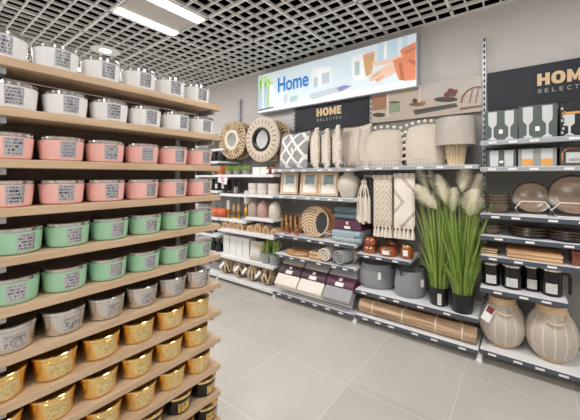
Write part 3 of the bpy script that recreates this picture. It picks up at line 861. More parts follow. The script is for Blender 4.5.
# ------------------------------------------------------------------ third shelf of bay 2: wooden holder, trays, throws
SH3 = 0.7355
t = thing('lantern_crate', 'slatted wooden crate lantern behind the copper bottles', 'lantern', (XA(291, 2.86), 2.86, SH3), 0.15)
b = B()
for xx in (-0.12, -0.06, 0.0, 0.06, 0.12):
    b.box(xx - 0.013, xx + 0.013, -0.012, 0.0, 0.0, 0.20)
    b.box(xx - 0.013, xx + 0.013, 0.12, 0.132, 0.0, 0.20)
b.box(-0.133, 0.133, -0.001, 0.121, 0.0, 0.012); b.box(-0.133, -0.12, 0, 0.12, 0.012, 0.2); b.box(0.12, 0.133, 0, 0.12, 0.012, 0.2)
b.build('slats', 'warm_wood', t, smooth=False, bevel=0.001)
for i, (px, s_) in enumerate(((287.5, 1.0), (297, 0.94))):
    t = thing('bottle', ('taller' if i == 0 else 'shorter') + ' copper bottle in front of the wooden crate lantern', 'bottle', (XA(px, 2.765), 2.765, SH3), 0, 'copper bottles')
    q = s_
    B().lathe([(0.0, 0.0), (0.03 * q, 0.0), (0.035 * q, 0.006), (0.036 * q, 0.06 * q), (0.03 * q, 0.08 * q), (0.012 * q, 0.092 * q), (0.011 * q, 0.108 * q), (0.0, 0.108 * q)], 20).build('body', 'copper', t)
    B().lathe([(0.013 * q, 0.1085 * q), (0.013 * q, 0.124 * q), (0.0, 0.124 * q)], 14).build('stopper', 'gold', t)
def tray(loc, rz, r, lab, main='tray', oval=True):
    t = thing('wooden_tray', lab, 'tray', loc, rz, 'round wooden trays')
    b = B().lathe([(0.0, 0.0), (r, 0.0), (r, 0.018), (r - 0.012, 0.022), (r - 0.018, 0.012), (0.0, 0.012)], 44, axis='y')
    start = 0
    b.xf(Matrix.Translation((0, 0, r)))
    o = b.build('plate', main, t, loc=(0, 0, 0))
    for v in o.data.vertices: v.co.z -= r
    o.location = (0, -0.01, r * math.cos(0.15) + 0.004); o.rotation_euler.x = -0.15
    if oval:
        e = B().lathe([(0.0, 0.0), (0.112, 0.0), (0.112, 0.002), (0.0, 0.002)], 30, axis='y', sx=0.60)
        e.build('inlay', 'felt_dark', o, loc=(r * 0.50, -0.0124, -0.008))
    return t
t1 = tray((XA(315.5, 2.80), 2.80, SH3), 0.10, 0.168, 'round tray with carved arcs and dark oval inlay')
tray((XA(322, 2.875), 2.875, SH3), 0.10, 0.165, 'plain round wooden tray leaning behind the carved tray', 'warm_wood', False)

def throw(loc, rz, w, d, h, layers, cloth, lab, group=None, band=None, bandw=0.5, name='folded_throw', tilt=0.0, label=True):
    """folded blanket: stack of rounded folds, optional paper sleeve around the front"""
    t = thing(name, lab, 'blanket', loc, rz, group)
    b = B(); lh = h / layers
    for k in range(layers):
        z0 = k * lh; n_ = 10
        prof = []
        for i in range(n_ + 1):                      # rounded fold at the front
            a = PI / 2 + PI * i / n_
            prof.append((lh * 0.5 * math.cos(a) * 0.9, z0 + lh * 0.5 + lh * 0.47 * math.sin(a)))
        dd = d + 0.006 * math.sin(k * 2.3)
        prof += [(dd, z0 + 0.02 * lh), (dd, z0 + 0.98 * lh)]
        b.prism_yz(prof, -w / 2 + 0.004 * math.sin(3 * k), w / 2 + 0.004 * math.cos(2 * k))
    R = Matrix.Rotation(tilt, 4, 'X')
    b.xf(R).build('cloth', cloth, t, bevel=0.006, ang=50)
    if band:
        bw = w * bandw
        m = B().box(-bw / 2, bw / 2, -lh * 0.5 - 0.006, d * 0.62, -0.0005 + 0.001, 0.0018) if False else B()
        y0 = -lh * 0.48 - 0.006
        m.box(-bw / 2, bw / 2, y0, y0 + 0.003, 0.004, h + 0.002).box(-bw / 2, bw / 2, y0, d * 0.9, h + 0.0005, h + 0.003)
        bo = m.xf(R).build('sleeve', band, t, smooth=False)
        if label:
            B().box(-w * 0.11, w * 0.11, y0 - 0.0022, y0 - 0.0004, h * 0.12, h * 0.40).xf(R).build('label', 'ticket', bo, smooth=False)
            B().box(-w * 0.045, w * 0.045, y0 - 0.0022, y0 - 0.0004, h * 0.55, h * 0.86).xf(R).build('emblem', 'paper_strap', bo, smooth=False)
    return t
Y = 2.75; c, w_ = span(332.5, 361, Y)
throw((c, Y, SH3 + 0.004), 0.0, 0.31, 0.26, 0.115, 2, 'teal_light', 'pale blue folded throw at the bottom, in the white wire basket')
throw((c, 2.80, SH3 + 0.123), 0.0, 0.29, 0.24, 0.10, 2, 'plum', 'plum folded throw with white label between two blue throws', band='plum', bandw=0.99)
throw((c, 2.79, SH3 + 0.229), 0.0, 0.30, 0.24, 0.115, 2, 'teal_knit', 'dusty blue folded throw topmost above the plum one')

# ------------------------------------------------------------------ fourth shelf of bay 2
SH4 = 0.5125
for k in range(3):
    c, w_ = span(284, 309, 2.74)
    tag(B().lathe([(0.0, 0.0), (0.155, 0.0), (0.165, 0.006), (0.165, 0.012), (0.155, 0.017), (0.0, 0.017)], 36, sx=1.0, sy=0.62).build('serving_board', 'warm_wood' if k != 1 else 'pale_wood', None, loc=(c + 0.006 * k, 2.80, SH4 + 0.0182 * k), rz=0.1 * k),
        ('oval wooden serving board, %s in its stack of three' % ('lowest', 'middle', 'topmost')[k]), 'serving board', 'stacked oval boards')
for k in range(4):
    c, w_ = span(310.5, 323.5, 2.74)
    tag(B().box(-w_ / 2, w_ / 2, -0.07, 0.07, 0, 0.02).build('coaster_pack', 'pale_wood' if k % 2 else 'warm_wood', None, bevel=0.003, loc=(c, 2.78, SH4 + 0.0205 * k), smooth=False),
        'flat pale wooden coaster pack, %s of the pile beside rolled blankets' % ('lowest', 'second', 'third', 'topmost')[k], 'coaster pack', 'pile of coaster packs')
def rolled(loc, rz, r, l, cloth, lab, group):
    t = thing('rolled_blanket', lab, 'blanket', loc, rz, group)
    b = B(); n_ = 54; inner = []; outer = []
    for i in range(n_ + 1):
        a = 2 * PI * 2.6 * i / n_; q = 0.012 + (r - 0.012) * i / n_
        inner.append((q * math.cos(a), r + q * math.sin(a))); outer.append(((q - 0.013) * math.cos(a), r + (q - 0.013) * math.sin(a)))
    vs = []; fs = []
    for (u_, v_) in inner: vs += [(u_, -l / 2, v_), (u_, l / 2, v_)]
    o = len(vs)
    for (u_, v_) in outer: vs += [(u_, -l / 2, v_), (u_, l / 2, v_)]
    for i in range(n_):
        p = 2 * i
        fs += [(p, p + 1, p + 3, p + 2), (o + p, o + p + 2, o + p + 3, o + p + 1), (p, p + 2, o + p + 2, o + p), (p + 1, o + p + 1, o + p + 3, p + 3)]
    b.add(vs, fs); b.build('roll', cloth, t, ang=60)
    B().lathe([(r * 1.012, -0.02), (r * 1.012, 0.02), (r * 1.0, 0.02), (r * 1.0, -0.02)], 30, axis='y', close=True).xf(Matrix.Translation((0, l * 0.1, r))).build('band', 'paper_strap', t)
    return t
rolled((XA(331, 2.82), 2.82, SH4 + 0.001), 0.0, 0.077, 0.28, 'cream', 'rolled cream blanket, left roll under the wire basket shelf', 'rolled blankets')
rolled((XA(348, 2.80), 2.80, SH4 + 0.001), -0.25, 0.079, 0.28, 'grey_knit', 'rolled grey blanket, right roll at the shelf end', 'rolled blankets')

# ------------------------------------------------------------------ throws in the bottom wire basket of bay 2
BZ = 0.0805
bw_ = (B3 - B2 - 0.06) / 3
names = ['left', 'middle', 'right']
b = B()
for q in range(24):
    xx = B2 + 0.03 + (B3 - B2 - 0.06) * q / 23
    b.tube([(xx, 2.742, BZ + 0.004), (xx, 2.742 + 0.30, BZ + 0.004 + 0.30 * math.tan(0.86)), (xx, 3.05, BZ + 0.36)], 0.0022, 4)
for q in (0.0, 0.5, 1.0):
    b.tube([(B2 + 0.03, 2.742 + 0.30 * q, BZ + 0.004 + 0.30 * q * math.tan(0.86)), (B3 - 0.03, 2.742 + 0.30 * q, BZ + 0.004 + 0.30 * q * math.tan(0.86))], 0.003, 5)
b.build('wire_backrest', 'wire', bay2)
def fold(b, w, s0, s1, th, n=10):
    """pillow-edged fold lying along local y (slope) from s0 to s1, thickness th along z"""
    prof = []
    r = th / 2
    for i in range(n + 1):
        a = PI / 2 + PI * i / n
        prof.append((s0 + r * 0.8 + r * 0.8 * math.cos(a), r + r * math.sin(a)))
    for i in range(n + 1):
        a = -PI / 2 + PI * i / n
        prof.append((s1 - r * 0.5 + r * 0.5 * math.cos(a), r + r * math.sin(a)))
    return b.prism_yz(prof, -w / 2, w / 2)
for i in range(3):
    cxx = B2 + 0.035 + bw_ * (i + 0.5)
    t = thing('folded_throw', ['cream speckled throw with dark plum sleeve, next to the ball lanterns', 'cream speckled throw with dark plum sleeve, middle of the bottom basket', 'plain grey throw with bright plum sleeve in the bottom basket'][i],
              'blanket', (cxx, 2.695, BZ + 0.03), 0, 'throws leaning in the bottom wire basket')
    w = bw_ - 0.012; A = Matrix.Rotation(0.86, 4, 'X')
    lo_, up_ = [('speckle', 'beige_knit'), ('speckle', 'beige_knit'), ('grey_knit', 'grey_knit')][i]
    b = B(); fold(b, w, 0.0, 0.15, 0.052)
    v0 = len(b.v); fold(b, w - 0.006, 0.012, 0.15, 0.05)
    for q in range(v0, len(b.v)): b.v[q] = (b.v[q][0], b.v[q][1], b.v[q][2] + 0.053)
    b.xf(A).build('lower_fold', lo_, t, bevel=0.006, ang=50)
    b = B(); fold(b, w - 0.004, 0.155, 0.44, 0.06)
    v0 = len(b.v); fold(b, w - 0.01, 0.155, 0.43, 0.05)
    for q in range(v0, len(b.v)): b.v[q] = (b.v[q][0], b.v[q][1], b.v[q][2] + 0.0605)
    b.xf(A).build('upper_fold', up_, t, bevel=0.006, ang=50)
    so = fold(B(), w + 0.001, 0.13, 0.275, 0.118).xf(A).build('sleeve', ['plum_dark', 'plum_dark', 'plum'][i], t, bevel=0.004, ang=50)
    B().box(-0.045, 0.045, 0.15, 0.19, 0.1183, 0.1192).xf(A).build('label', 'ticket', so, smooth=False)
    B().box(-0.018, 0.018, 0.205, 0.235, 0.1183, 0.1192).xf(A).build('emblem', 'ticket', so, smooth=False)

# ------------------------------------------------------------------ hanging textiles in bay 3
HZ = 1.488 - 0.04
rod = B().tube([(B3 + 0.04, 2.80, 1.40), (-0.60, 2.80, 1.40)], 0.005, 8).tube([(B3 + 0.06, 2.80, 1.40), (B3 + 0.06, WALL - 0.03, 1.40)], 0.005, 8).tube([(-0.62, 2.80, 1.40), (-0.62, WALL - 0.03, 1.40)], 0.005, 8)
rod.build('hanging_rail', 'grey_metal', bay3)
def hang_tassels(px, Y, lab, l0=0.16, l1=0.24):
    t = thing('tassel_hanging', lab, 'wall hanging', (XA(px, Y), Y, 1.405))
    b = B().tube([(0, 0, 0.0), (0.008, 0.012, 0.004), (0.0, 0.01, -0.02), (0, -0.005, -0.05)], 0.004, 6)
    b.ball((0, -0.012, -0.065), (0.032, 0.024, 0.028), 10)
    b.build('knot', 'cream2', t)
    for k in range(5):
        q = B(); a = -0.055 + 0.0275 * k
        q.tube([(a * 0.3, -0.012, -0.07), (a * 0.8, -0.02 - 0.012 * (k % 2), -0.15), (a, -0.02 - 0.012 * (k % 2), -0.22)], 0.008, 6)
        q.lathe([(0.008, -0.20), (0.015, -0.23), (0.017, -0.36), (0.019, -0.44 - 0.015 * (k % 3))], 10, (a, -0.02 - 0.012 * (k % 2), 0), wob=lambda an, h: 1 + 0.18 * math.sin(5 * an))
        q.build('tassel', 'cream' if k % 2 else 'cream2', t)
    return t
hang_tassels(364.5, 2.795, 'cream tassel bunch hanging leftmost under the pom-pom cushions')
def hang_panel(p0, p1, Y, mat, lab, z0=0.925, z1=1.395, d=0.05, nt=5):
    c, w_ = span(p0, p1, Y)
    t = thing('wall_hanging', lab, 'wall hanging', (c, Y, z0))
    b, uv = cushion(w_, z1 - z0, d, 12, 0.01, 0.22); b.build('panel', mat, t, uv=uv)
    q = B()
    for k in range(7):
        q.ball((-w_ / 2 + w_ * (k + 0.5) / 7, -0.01 + 0.01 * (k % 2), z1 - z0 - 0.005), (0.018, 0.02, 0.022), 7, 0, 5)
    q.tube([(0, 0, z1 - z0), (0.0, 0.005, z1 - z0 + 0.012), (0, 0.012, z1 - z0 + 0.005)], 0.003, 5)
    q.build('ruched_edge', 'cream2', t)
    for k in range(nt):
        tb = B(); tassel(tb, -w_ / 2 + w_ * (k + 0.5) / nt, -0.008 * (k % 2), 0.012, 0.10, w_ / nt * 0.52)
        tb.build('tassel', 'cream', t)
    return t
hang_panel(373.5, 392, 2.765, 'macrame', 'cream zigzag macrame hanging with tassels, beside the tassel bunch')
hang_panel(394, 415, 2.765, 'chevron', 'cream hanging with dark chevron lines, beside the grass plumes', 0.93, 1.41)
hang_panel(381, 405, 2.90, 'cream2', 'beige hanging with tassels behind the two patterned hangings', 0.90, 1.39)

# ------------------------------------------------------------------ jars on the short shelf of bay 3
JZ = 0.6655
def lidded_jar(loc, r, h, body, lid, lab, paper=True, cat='jar', group=None, sq=1.0):
    t = thing('jar', lab, cat, loc, 0, group)
    B().lathe([(0, 0), (r * 0.82, 0), (r * 0.96, h * 0.08), (r, h * 0.3), (r, h * 0.75), (r * 0.93, h * 0.92), (r * 0.86, h), (0, h)], 30).build('body', body, t)
    B().lathe([(r * 0.9, h + 0.0005), (r * 0.92, h + 0.004), (r * 0.92, h + 0.014), (r * 0.86, h + 0.018), (0, h + 0.018)], 30).build('lid', lid, t)
    if paper:
        b = B()
        for j, z_ in enumerate((h * 0.28, h * 0.78)):
            for i in range(7): b.v.append((r * 1.006 * math.cos(-PI / 2 - 0.42 + 0.14 * i), r * 1.006 * math.sin(-PI / 2 - 0.42 + 0.14 * i), z_))
        for i in range(6): b.f.append((i, i + 1, 8 + i, 7 + i)); b.m.append(0)
        b.build('label', 'ticket', t)
    return t
lidded_jar((XA(370, 2.80), 2.80, JZ), 0.072, 0.062, 'copper', 'copper', 'squat copper jar, lower of the stacked pair', False, group='stacked copper jars')
lidded_jar((XA(371, 2.80), 2.80, JZ + 0.081), 0.068, 0.058, 'copper', 'copper', 'squat copper jar, upper of the stacked pair', False, group='stacked copper jars')
lidded_jar((XA(388.5, 2.80), 2.80, JZ), 0.082, 0.072, 'amber', 'copper', 'wide amber glass jar with white label and copper lid')
lidded_jar((XA(407, 2.79), 2.79, JZ), 0.053, 0.105, 'amber', 'gold', 'tall amber glass jar with golden lid at shelf end')
lidded_jar((XA(392, 2.95), 2.95, JZ), 0.065, 0.10, 'amber', 'dark_wood', 'dark amber jar standing behind the wide amber jar', False)

# ------------------------------------------------------------------ felt baskets
def basket(p0, p1, Y, h, lab, rot):
    c, w_ = span(p0, p1, Y); r = w_ / 2
    t = thing('felt_basket', lab, 'basket', (c, Y, 0.3255), rot, 'grey felt baskets')
    wob = lambda a, q: 1 + 0.02 * math.sin(3 * a + 1)
    B().lathe([(0, 0), (r * 0.86, 0), (r * 0.97, 0.02), (r, 0.08), (r * 0.97, h * 0.7), (r * 0.84, h), (r * 0.80, h), (r * 0.92, h * 0.7), (r * 0.92, 0.05), (0, 0.03)], 40, wob=wob, sy=0.8).build('body', 'felt', t)
    for s in (-1, 1):
        b = B(); pts = []
        for i in range(13):
            a = PI * i / 12
            pts.append((s * (r * 0.82 + 0.012), 0.055 * math.cos(a), h - 0.03 + 0.05 * math.sin(a)))
        b.tube(pts, 0.009, 7, flat=1.0); b.build('handle', 'felt_dark', t)
    b = B().box(0.02, 0.05, -r * 0.8 - 0.006, -r * 0.8 - 0.003, h * 0.45, h * 0.75)
    b.build('tag', 'ticket', t, smooth=False)
    return t
basket(360.5, 394, 2.90, 0.225, 'grey felt basket nearest the folded throws', 0.3)
basket(394.5, 427, 2.86, 0.225, 'grey felt basket beside the potted grasses', 0.9)

# ------------------------------------------------------------------ tall grasses
def grass_plant(loc, r, hp, top, plumes, lab, seed):
    rnd = random.Random(seed)
    t = thing('potted_grass', lab, 'plant', loc, 0, 'tall artificial grasses in black pots')
    B().lathe([(0, 0), (r * 0.82, 0), (r * 0.85, 0.004), (r * 0.98, hp - 0.012), (r * 1.03, hp - 0.012), (r * 1.03, hp), (r * 0.95, hp), (r * 0.92, hp - 0.02), (0, hp - 0.02)], 32).build('pot', 'black_plastic', t)
    for mi, (mat, cnt) in enumerate((('grass', 250), ('grass2', 90))):
        b = B()
        for k in range(cnt):
            a = rnd.uniform(0, 2 * PI); q = rnd.random() ** 0.5 * r * 0.8
            x0, y0 = q * math.cos(a), q * math.sin(a)
            L = top * rnd.uniform(0.45, 1.0) * (0.85 if mi else 1)
            short = rnd.random() < 0.3
            if short: L *= 0.55
            sp = rnd.uniform(0.02, 0.16) + (0.14 * rnd.random() if short else 0)
            ox, oy = sp * math.cos(a) * (L / 0.6), sp * math.sin(a) * (L / 0.6) * 0.75
            drop = (0.25 + 0.35 * rnd.random()) if short and rnd.random() < 0.6 else 0.0
            wd = rnd.uniform(0.003, 0.0075); ta = rnd.uniform(0, PI)
            n_ = 6; o = len(b.v)
            for i in range(n_ + 1):
                s = i / n_
                px = x0 + ox * (s ** 1.7); py = y0 + oy * (s ** 1.7); pz = hp - 0.02 + L * (s - drop * s * s * 0.9)
                ww = wd * (1 - s ** 3) + 0.0003
                b.v.append((px - ww * math.cos(ta), py - ww * math.sin(ta), pz)); b.v.append((px + ww * math.cos(ta), py + ww * math.sin(ta), pz))
            for i in range(n_): b.f.append((o + 2 * i, o + 2 * i + 1, o + 2 * i + 3, o + 2 * i + 2)); b.m.append(0)
        g_ = b.build('grass_blades', mat, t, smooth=True); g_['kind'] = 'stuff'
    for (bx, bz, tx_, tz, wid, yy) in plumes:
        P0 = Vector((bx - loc[0], yy - loc[1], bz - loc[2])); P1 = Vector((tx_ - loc[0], yy - 0.03 - loc[1], tz - loc[2]))
        b = B()
        b.tube([(P0.x * 0.25, 0, hp - 0.01), (P0.x * 0.6, P0.y * 0.5, (hp + P0.z) / 2), tuple(P0), tuple(P0.lerp(P1, 0.8))], [0.0035, 0.003, 0.0025, 0.001], 5)
        so = b.build('plume_stem', 'grass', t)
        ax = (P1 - P0); ln_ = ax.length; ax.normalize()
        core = B().tube([tuple(P0 + ax * ln_ * q) for q in (0.0, 0.15, 0.35, 0.6, 0.85, 1.0)], [0.15 * wid, 0.55 * wid, 0.72 * wid, 0.66 * wid, 0.4 * wid, 0.1 * wid], 10)  # solid white core added inside the plume to reflect light and brighten it
        f = core
        s1 = ax.cross(Vector((0, 1, 0))).normalized(); s2 = ax.cross(s1)
        for k in range(1000):
            s = rnd.random() ** 0.9
            base = P0 + ax * ln_ * s * 0.9
            a = rnd.uniform(0, 2 * PI); out = s1 * math.cos(a) + s2 * math.sin(a) * 0.8
            env = 1.5 * wid * (0.35 + 0.95 * math.sin(PI * min(1, 0.12 + s * 0.83))) * rnd.uniform(0.5, 1.0)
            l_ = ln_ * rnd.uniform(0.18, 0.34)
            e1 = base + ax * l_ * 0.5 + out * env * 0.62; e2 = base + ax * l_ * 0.95 + out * env - Vector((0, 0, 0.012 * rnd.random()))
            side = ax.cross(out) * rnd.uniform(0.0026, 0.0048)
            o = len(f.v)
            f.v += [tuple(base - side * 0.5), tuple(base + side * 0.5), tuple(e1 - side), tuple(e1 + side), tuple(e2)]
            f.f += [(o, o + 1, o + 3, o + 2), (o + 2, o + 3, o + 4)]; f.m += [0, 0]
        f.build('plume', 'plume', t)
    return t
def plume(px0, py0, px1, py1, wid, yy):
    a = at(px0, py0, yy); c = at(px1, py1, yy - 0.03)
    return (a[0], a[1], c[0], c[1], wid, yy)
grass_plant((XA(439, 2.80), 2.80, 0.3255), 0.080, 0.150, 0.80,
            [plume(428, 190, 418, 169, 0.036, 2.88), plume(437, 209, 418, 188, 0.05, 2.76), plume(447, 205, 439, 178, 0.042, 2.8), plume(433, 188, 430, 172, 0.03, 2.9)],
            'potted grass with cream plumes, nearer to the felt baskets', 11)
grass_plant((XA(462, 2.76), 2.76, 0.3255), 0.088, 0.150, 0.84,
            [plume(453, 212, 454, 190, 0.036, 2.8), plume(462, 192, 466, 168, 0.042, 2.8), plume(472, 198, 479, 176, 0.038, 2.84), plume(470, 216, 474, 192, 0.055, 2.74)],
            'potted grass with cream plumes, nearer to the tableware bay', 12)
b = B().box(0.005, 0.035, -0.086, -0.083, 0.02, 0.11)
tg = b.build('tag', 'label_white', bpy.data.objects['potted_grass'], smooth=False, uv=lambda p, i: ((p[0] - 0.005) / 0.03, (p[2] - 0.02) / 0.09))

# ------------------------------------------------------------------ bamboo mats on the base deck of bay 3
def mat_roll(x0, x1, Y, z, r, mat, lab, rz=0.0):
    t = thing('rolled_bamboo_mat', lab, 'mat', ((x0 + x1) / 2, Y, z), rz, 'rolled bamboo mats')
    L = x1 - x0
    b = B(); n_ = 40
    wob = lambda a, h: 1 + 0.02 * math.sin(20 * a) + 0.012 * math.sin(3 * a + 9 * h)
    prof = [(0.02, -L / 2 + 0.02), (r * 0.5, -L / 2 + 0.002), (r * 0.96, -L / 2), (r, -L / 2 + 0.02)] + [(r * (1 + 0.012 * math.sin(i * 1.7)), -L / 2 + 0.02 + (L - 0.04) * i / 12) for i in range(1, 12)] + [(r, L / 2 - 0.02), (r * 0.96, L / 2), (r * 0.5, L / 2 - 0.002), (0.02, L / 2 - 0.02)]
    b.lathe(prof, 40, (0, 0, r * 1.03), axis='x', wob=wob); b.build('mat', mat, t)
    for q in (-0.36, -0.08, 0.2, 0.4):
        B().lathe([(r * 1.035, q * L - 0.006), (r * 1.035, q * L + 0.006), (r * 1.02, q * L + 0.006), (r * 1.02, q * L - 0.006)], 36, (0, 0, r * 1.03), axis='x', close=True).build('strap', 'paper_strap', t)
    return t
mat_roll(B3 + 0.03, B4 - 0.02, 2.76, 0.094, 0.062, 'mat_roll', 'long pale rolled bamboo mat in front on the lowest shelf')
mat_roll(B3 + 0.04, B4 - 0.05, 2.91, 0.094, 0.060, 'mat_roll_dark', 'dark rolled bamboo mat behind the pale one on the deck')
mat_roll(B3 + 0.06, B4 - 0.08, 2.85, 0.094 + 0.112, 0.042, 'mat_roll', 'thin rolled bamboo mat lying on top of two others')
t = tag(B().box(-0.07, 0.07, -0.001, 0.001, -0.02, 0.02).xf(Matrix.Rotation(-0.5, 4, 'X')).build('price_card', 'ticket', None, smooth=False, loc=(XA(410, 2.70), 2.712, 0.183)), 'white price card leaning on the rolled bamboo mats', 'price card')

# ------------------------------------------------------------------ lanterns on the base deck of bay 4
def bamboo_lantern(px, Y, w, h, lab, rz, face):
    t = thing('bamboo_lantern', lab, 'lantern', (XA(px, Y), Y, 0.1125), rz, 'round woven lanterns')
    R = w / 2
    prof = [(R * 0.50, 0.018)]
    for i in range(1, 20):
        s = i / 20; a = -PI / 2 + PI * (0.16 + 0.76 * s)
        prof.append((R * (math.cos(a) ** 0.52), 0.018 + (h - 0.018) * s))
    top = prof[-1]
    prof += [(top[0] * 0.97, h * 0.955)]
    B().lathe([(0.001, 0.02)] + prof, 56, wob=lambda a, q: 1 + 0.006 * math.cos(28 * a)).build('body', 'lantern', t)
    B().lathe([(R * 0.52, 0.0), (R * 0.58, 0.006), (R * 0.60, 0.03), (R * 0.55, 0.03), (R * 0.5, 0.0)], 40, close=True).build('base_ring', 'pale_wood', t)
    rt = top[0]
    B().lathe([(rt * 0.93, h * 0.945), (rt * 1.0, h * 0.95), (rt * 0.98, h * 0.955 + 0.05), (rt * 0.9, h * 0.955 + 0.05)], 36, close=True).build('collar', 'pale_wood', t)
    b = B(); pts = []
    for i in range(19):
        a = PI * i / 18
        pts.append((R * 0.56 * math.cos(a), -R * (0.10 + 0.86 * math.sin(a)), h * 0.955 + 0.014 - R * 0.40 * math.sin(a)))
    b.tube(pts, 0.007, 8)
    b.build('handle', 'straw', t)
    if face:
        tb = B().box(-0.10, -0.055, -0.003, 0, -0.04, 0.0, 0)
        q = B().box(-0.03, 0.03, -0.0015, 0.0015, -0.12, 0.0).xf(Matrix.Translation((-R * 0.52, -R * 0.70, h * 0.93)) @ Matrix.Rotation(0.55, 4, 'Y') @ Matrix.Rotation(-0.5, 4, 'X'))
        o = q.build('tag', 'ticket', t, smooth=False)
        B().box(-0.024, 0.024, -0.003, -0.0018, -0.055, -0.005).xf(Matrix.Translation((-R * 0.52, -R * 0.70, h * 0.93)) @ Matrix.Rotation(0.55, 4, 'Y') @ Matrix.Rotation(-0.5, 4, 'X')).build('tag_print', 'red_card', o, smooth=False)
    return t
bamboo_lantern(502, 2.86, 0.300, 0.328, 'woven bamboo lantern with red and white tag, left of two', 0.2, True)
bamboo_lantern(551, 2.85, 0.298, 0.345, 'woven bamboo lantern right of two, without a tag', 0.1, False)

# ------------------------------------------------------------------ black pots with labels
MZ = 0.5725
def french_press(px, Y, r, h, lab, rz):
    t = thing('canister', lab, 'coffee pot', (XA(px, Y), Y, MZ), rz, 'black coffee pots')
    B().lathe([(0, 0), (r * 0.97, 0), (r, 0.004), (r, h), (0, h)], 34).build('body', 'black_gloss', t)
    B().lathe([(r * 1.02, h + 0.0005), (r * 1.03, h + 0.003), (r * 1.02, h + 0.012), (r * 0.7, h + 0.02), (0.012, h + 0.024), (0.0, h + 0.024)], 30).build('lid', 'silver', t)
    kb = B().tube([(0, 0, h + 0.0235), (0, 0, h + 0.034)], 0.004, 8); kb.ball((0, 0, h + 0.04), 0.0095, 10); kb.build('knob', 'black_plastic', t)
    b = B(); b.tube([(r * 0.98, 0, h * 0.9), (r + 0.035, 0, h * 0.88), (r + 0.04, 0, h * 0.8), (r + 0.04, 0, h * 0.15), (r + 0.035, 0, h * 0.1)], 0.0095, 8, up=(0, 1, 0)); b.build('handle', 'black_plastic', t)
    b = B(); a0 = -PI / 2 - 0.15
    for j, z_ in enumerate((h * 0.12, h * 0.52)):
        for i in range(9): b.v.append((r * 1.008 * math.cos(a0 - 0.56 + 0.14 * i), r * 1.008 * math.sin(a0 - 0.56 + 0.14 * i), z_))
    for i in range(8): b.f.append((i, i + 1, 10 + i, 9 + i)); b.m.append(0)
    b.build('label', 'label_white', t, uv=lambda p, i: ((i % 9) / 8, i // 9))
    return t
for px, Y, r, h, rz, lab in ((490.5, 2.80, 0.060, 0.155, 0.3, 'black coffee pot next to the grass, nearest the bay post'), (512, 2.80, 0.064, 0.158, 0.15, 'wide black coffee pot with silver lid, second from the grass'),
                             (531.5, 2.83, 0.052, 0.165, 0.2, 'slim black coffee pot between two wider ones'), (551.5, 2.80, 0.058, 0.17, 0.1, 'black coffee pot at the free end of its short shelf')):
    french_press(px, Y, r, h, lab, rz)

# ------------------------------------------------------------------ boards, plates, bowls
for k in range(6):
    c, w_ = span(482, 498, 2.80)
    tag(B().box(-w_ / 2, w_ / 2, -0.07, 0.07, 0, 0.0085).build('coaster', ('pale_wood', 'dark_wood')[k % 2], None, loc=(c + 0.003 * math.sin(k * 2), 2.80, 0.8085 + 0.0088 * k), smooth=False),
        ('slatted wooden coaster, %s of the small pile by the post' % ('lowest', 'second', 'third', 'fourth', 'fifth', 'topmost')[k]), 'coaster', 'small coaster pile')
for k in range(5):
    c, w_ = span(507, 562, 2.76)
    tag(B().box(-w_ / 2, w_ / 2, -0.05, 0.17, 0, 0.0125).build('cutting_board', ('warm_wood', 'pale_wood', 'warm_wood', 'pale_wood', 'warm_wood')[k], None, bevel=0.002, loc=(c + 0.004 * math.sin(k * 2.7), 2.76, 0.8085 + 0.0129 * k), smooth=False),
        ('long wooden board, %s of five under the plate shelf' % ('lowest', 'second from bottom', 'middle', 'second from top', 'topmost')[k]), 'wooden board', 'stack of long wooden boards')
t = thing('gift_box', 'red-brown box beside the long wooden boards', 'box', (XA(586, 2.8), 2.8, 0.8085))
B().box(-0.075, 0.075, -0.07, 0.09, 0, 0.07).build('body', 'box_brown', t, bevel=0.002); B().box(-0.077, 0.077, -0.072, 0.092, 0.0705, 0.095).build('lid', 'box_brown', t, bevel=0.002)
def bowl_mesh(r, h):
    return B().lathe([(0, 0), (r * 0.45, 0), (r * 0.5, 0.004), (r * 0.82, h * 0.4), (r * 0.97, h * 0.85), (r, h), (r * 0.96, h), (r * 0.9, h * 0.8), (r * 0.75, h * 0.42), (0, 0.010)], 34)
def bowl(loc, r, h, lab, grp):
    t = thing('bowl', lab, 'bowl', loc, 0, grp)
    bowl_mesh(r, h).build('body', 'stone_bowl', t)
    B().lathe([(r * 1.0, h - 0.003), (r * 1.012, h - 0.001), (r * 1.0, h + 0.002), (r * 0.955, h + 0.002), (r * 0.95, h - 0.002)], 34, close=True).build('rim', 'stone_dark', t)
    return t
for k in range(4):
    bowl((XA(497, 2.83), 2.83, 1.1185 + 0.024 * k), 0.083, 0.075, 'brown stoneware bowl, %s in the stack of four' % ('lowest', 'second from bottom', 'third from bottom', 'topmost')[k], 'stack of brown bowls')
for k in range(2):
    bowl((XA(490, 2.80), 2.80, 0.9585 + 0.02 * k), 0.075, 0.05, '%s shallow brown bowl by the post on plate shelf' % ('lower', 'upper')[k], 'shallow bowls on the plate shelf')
def plate_prof(r): return [(0, 0), (r * 0.55, 0), (r * 0.6, 0.003), (r * 0.92, 0.012), (r, 0.02), (r * 0.985, 0.0225), (r * 0.9, 0.016), (r * 0.58, 0.007), (0, 0.007)]
for (px, n_, r, nm) in ((528, 6, 0.118, 'smaller'), (568, 6, 0.125, 'larger')):
    for k in range(n_):
        tag(B().lathe(plate_prof(r), 36).build('plate', 'stone_dark' if k % 2 == 0 else 'stone_bowl', None, loc=(XA(px, 2.83) + 0.002 * math.sin(3 * k), 2.83, 0.9585 + 0.0094 * k)),
            'dark stoneware plate, %s in the %s stack of six' % (('lowest', 'second', 'third', 'fourth', 'fifth', 'topmost')[k], nm), 'plate', nm + ' stack of dark plates')
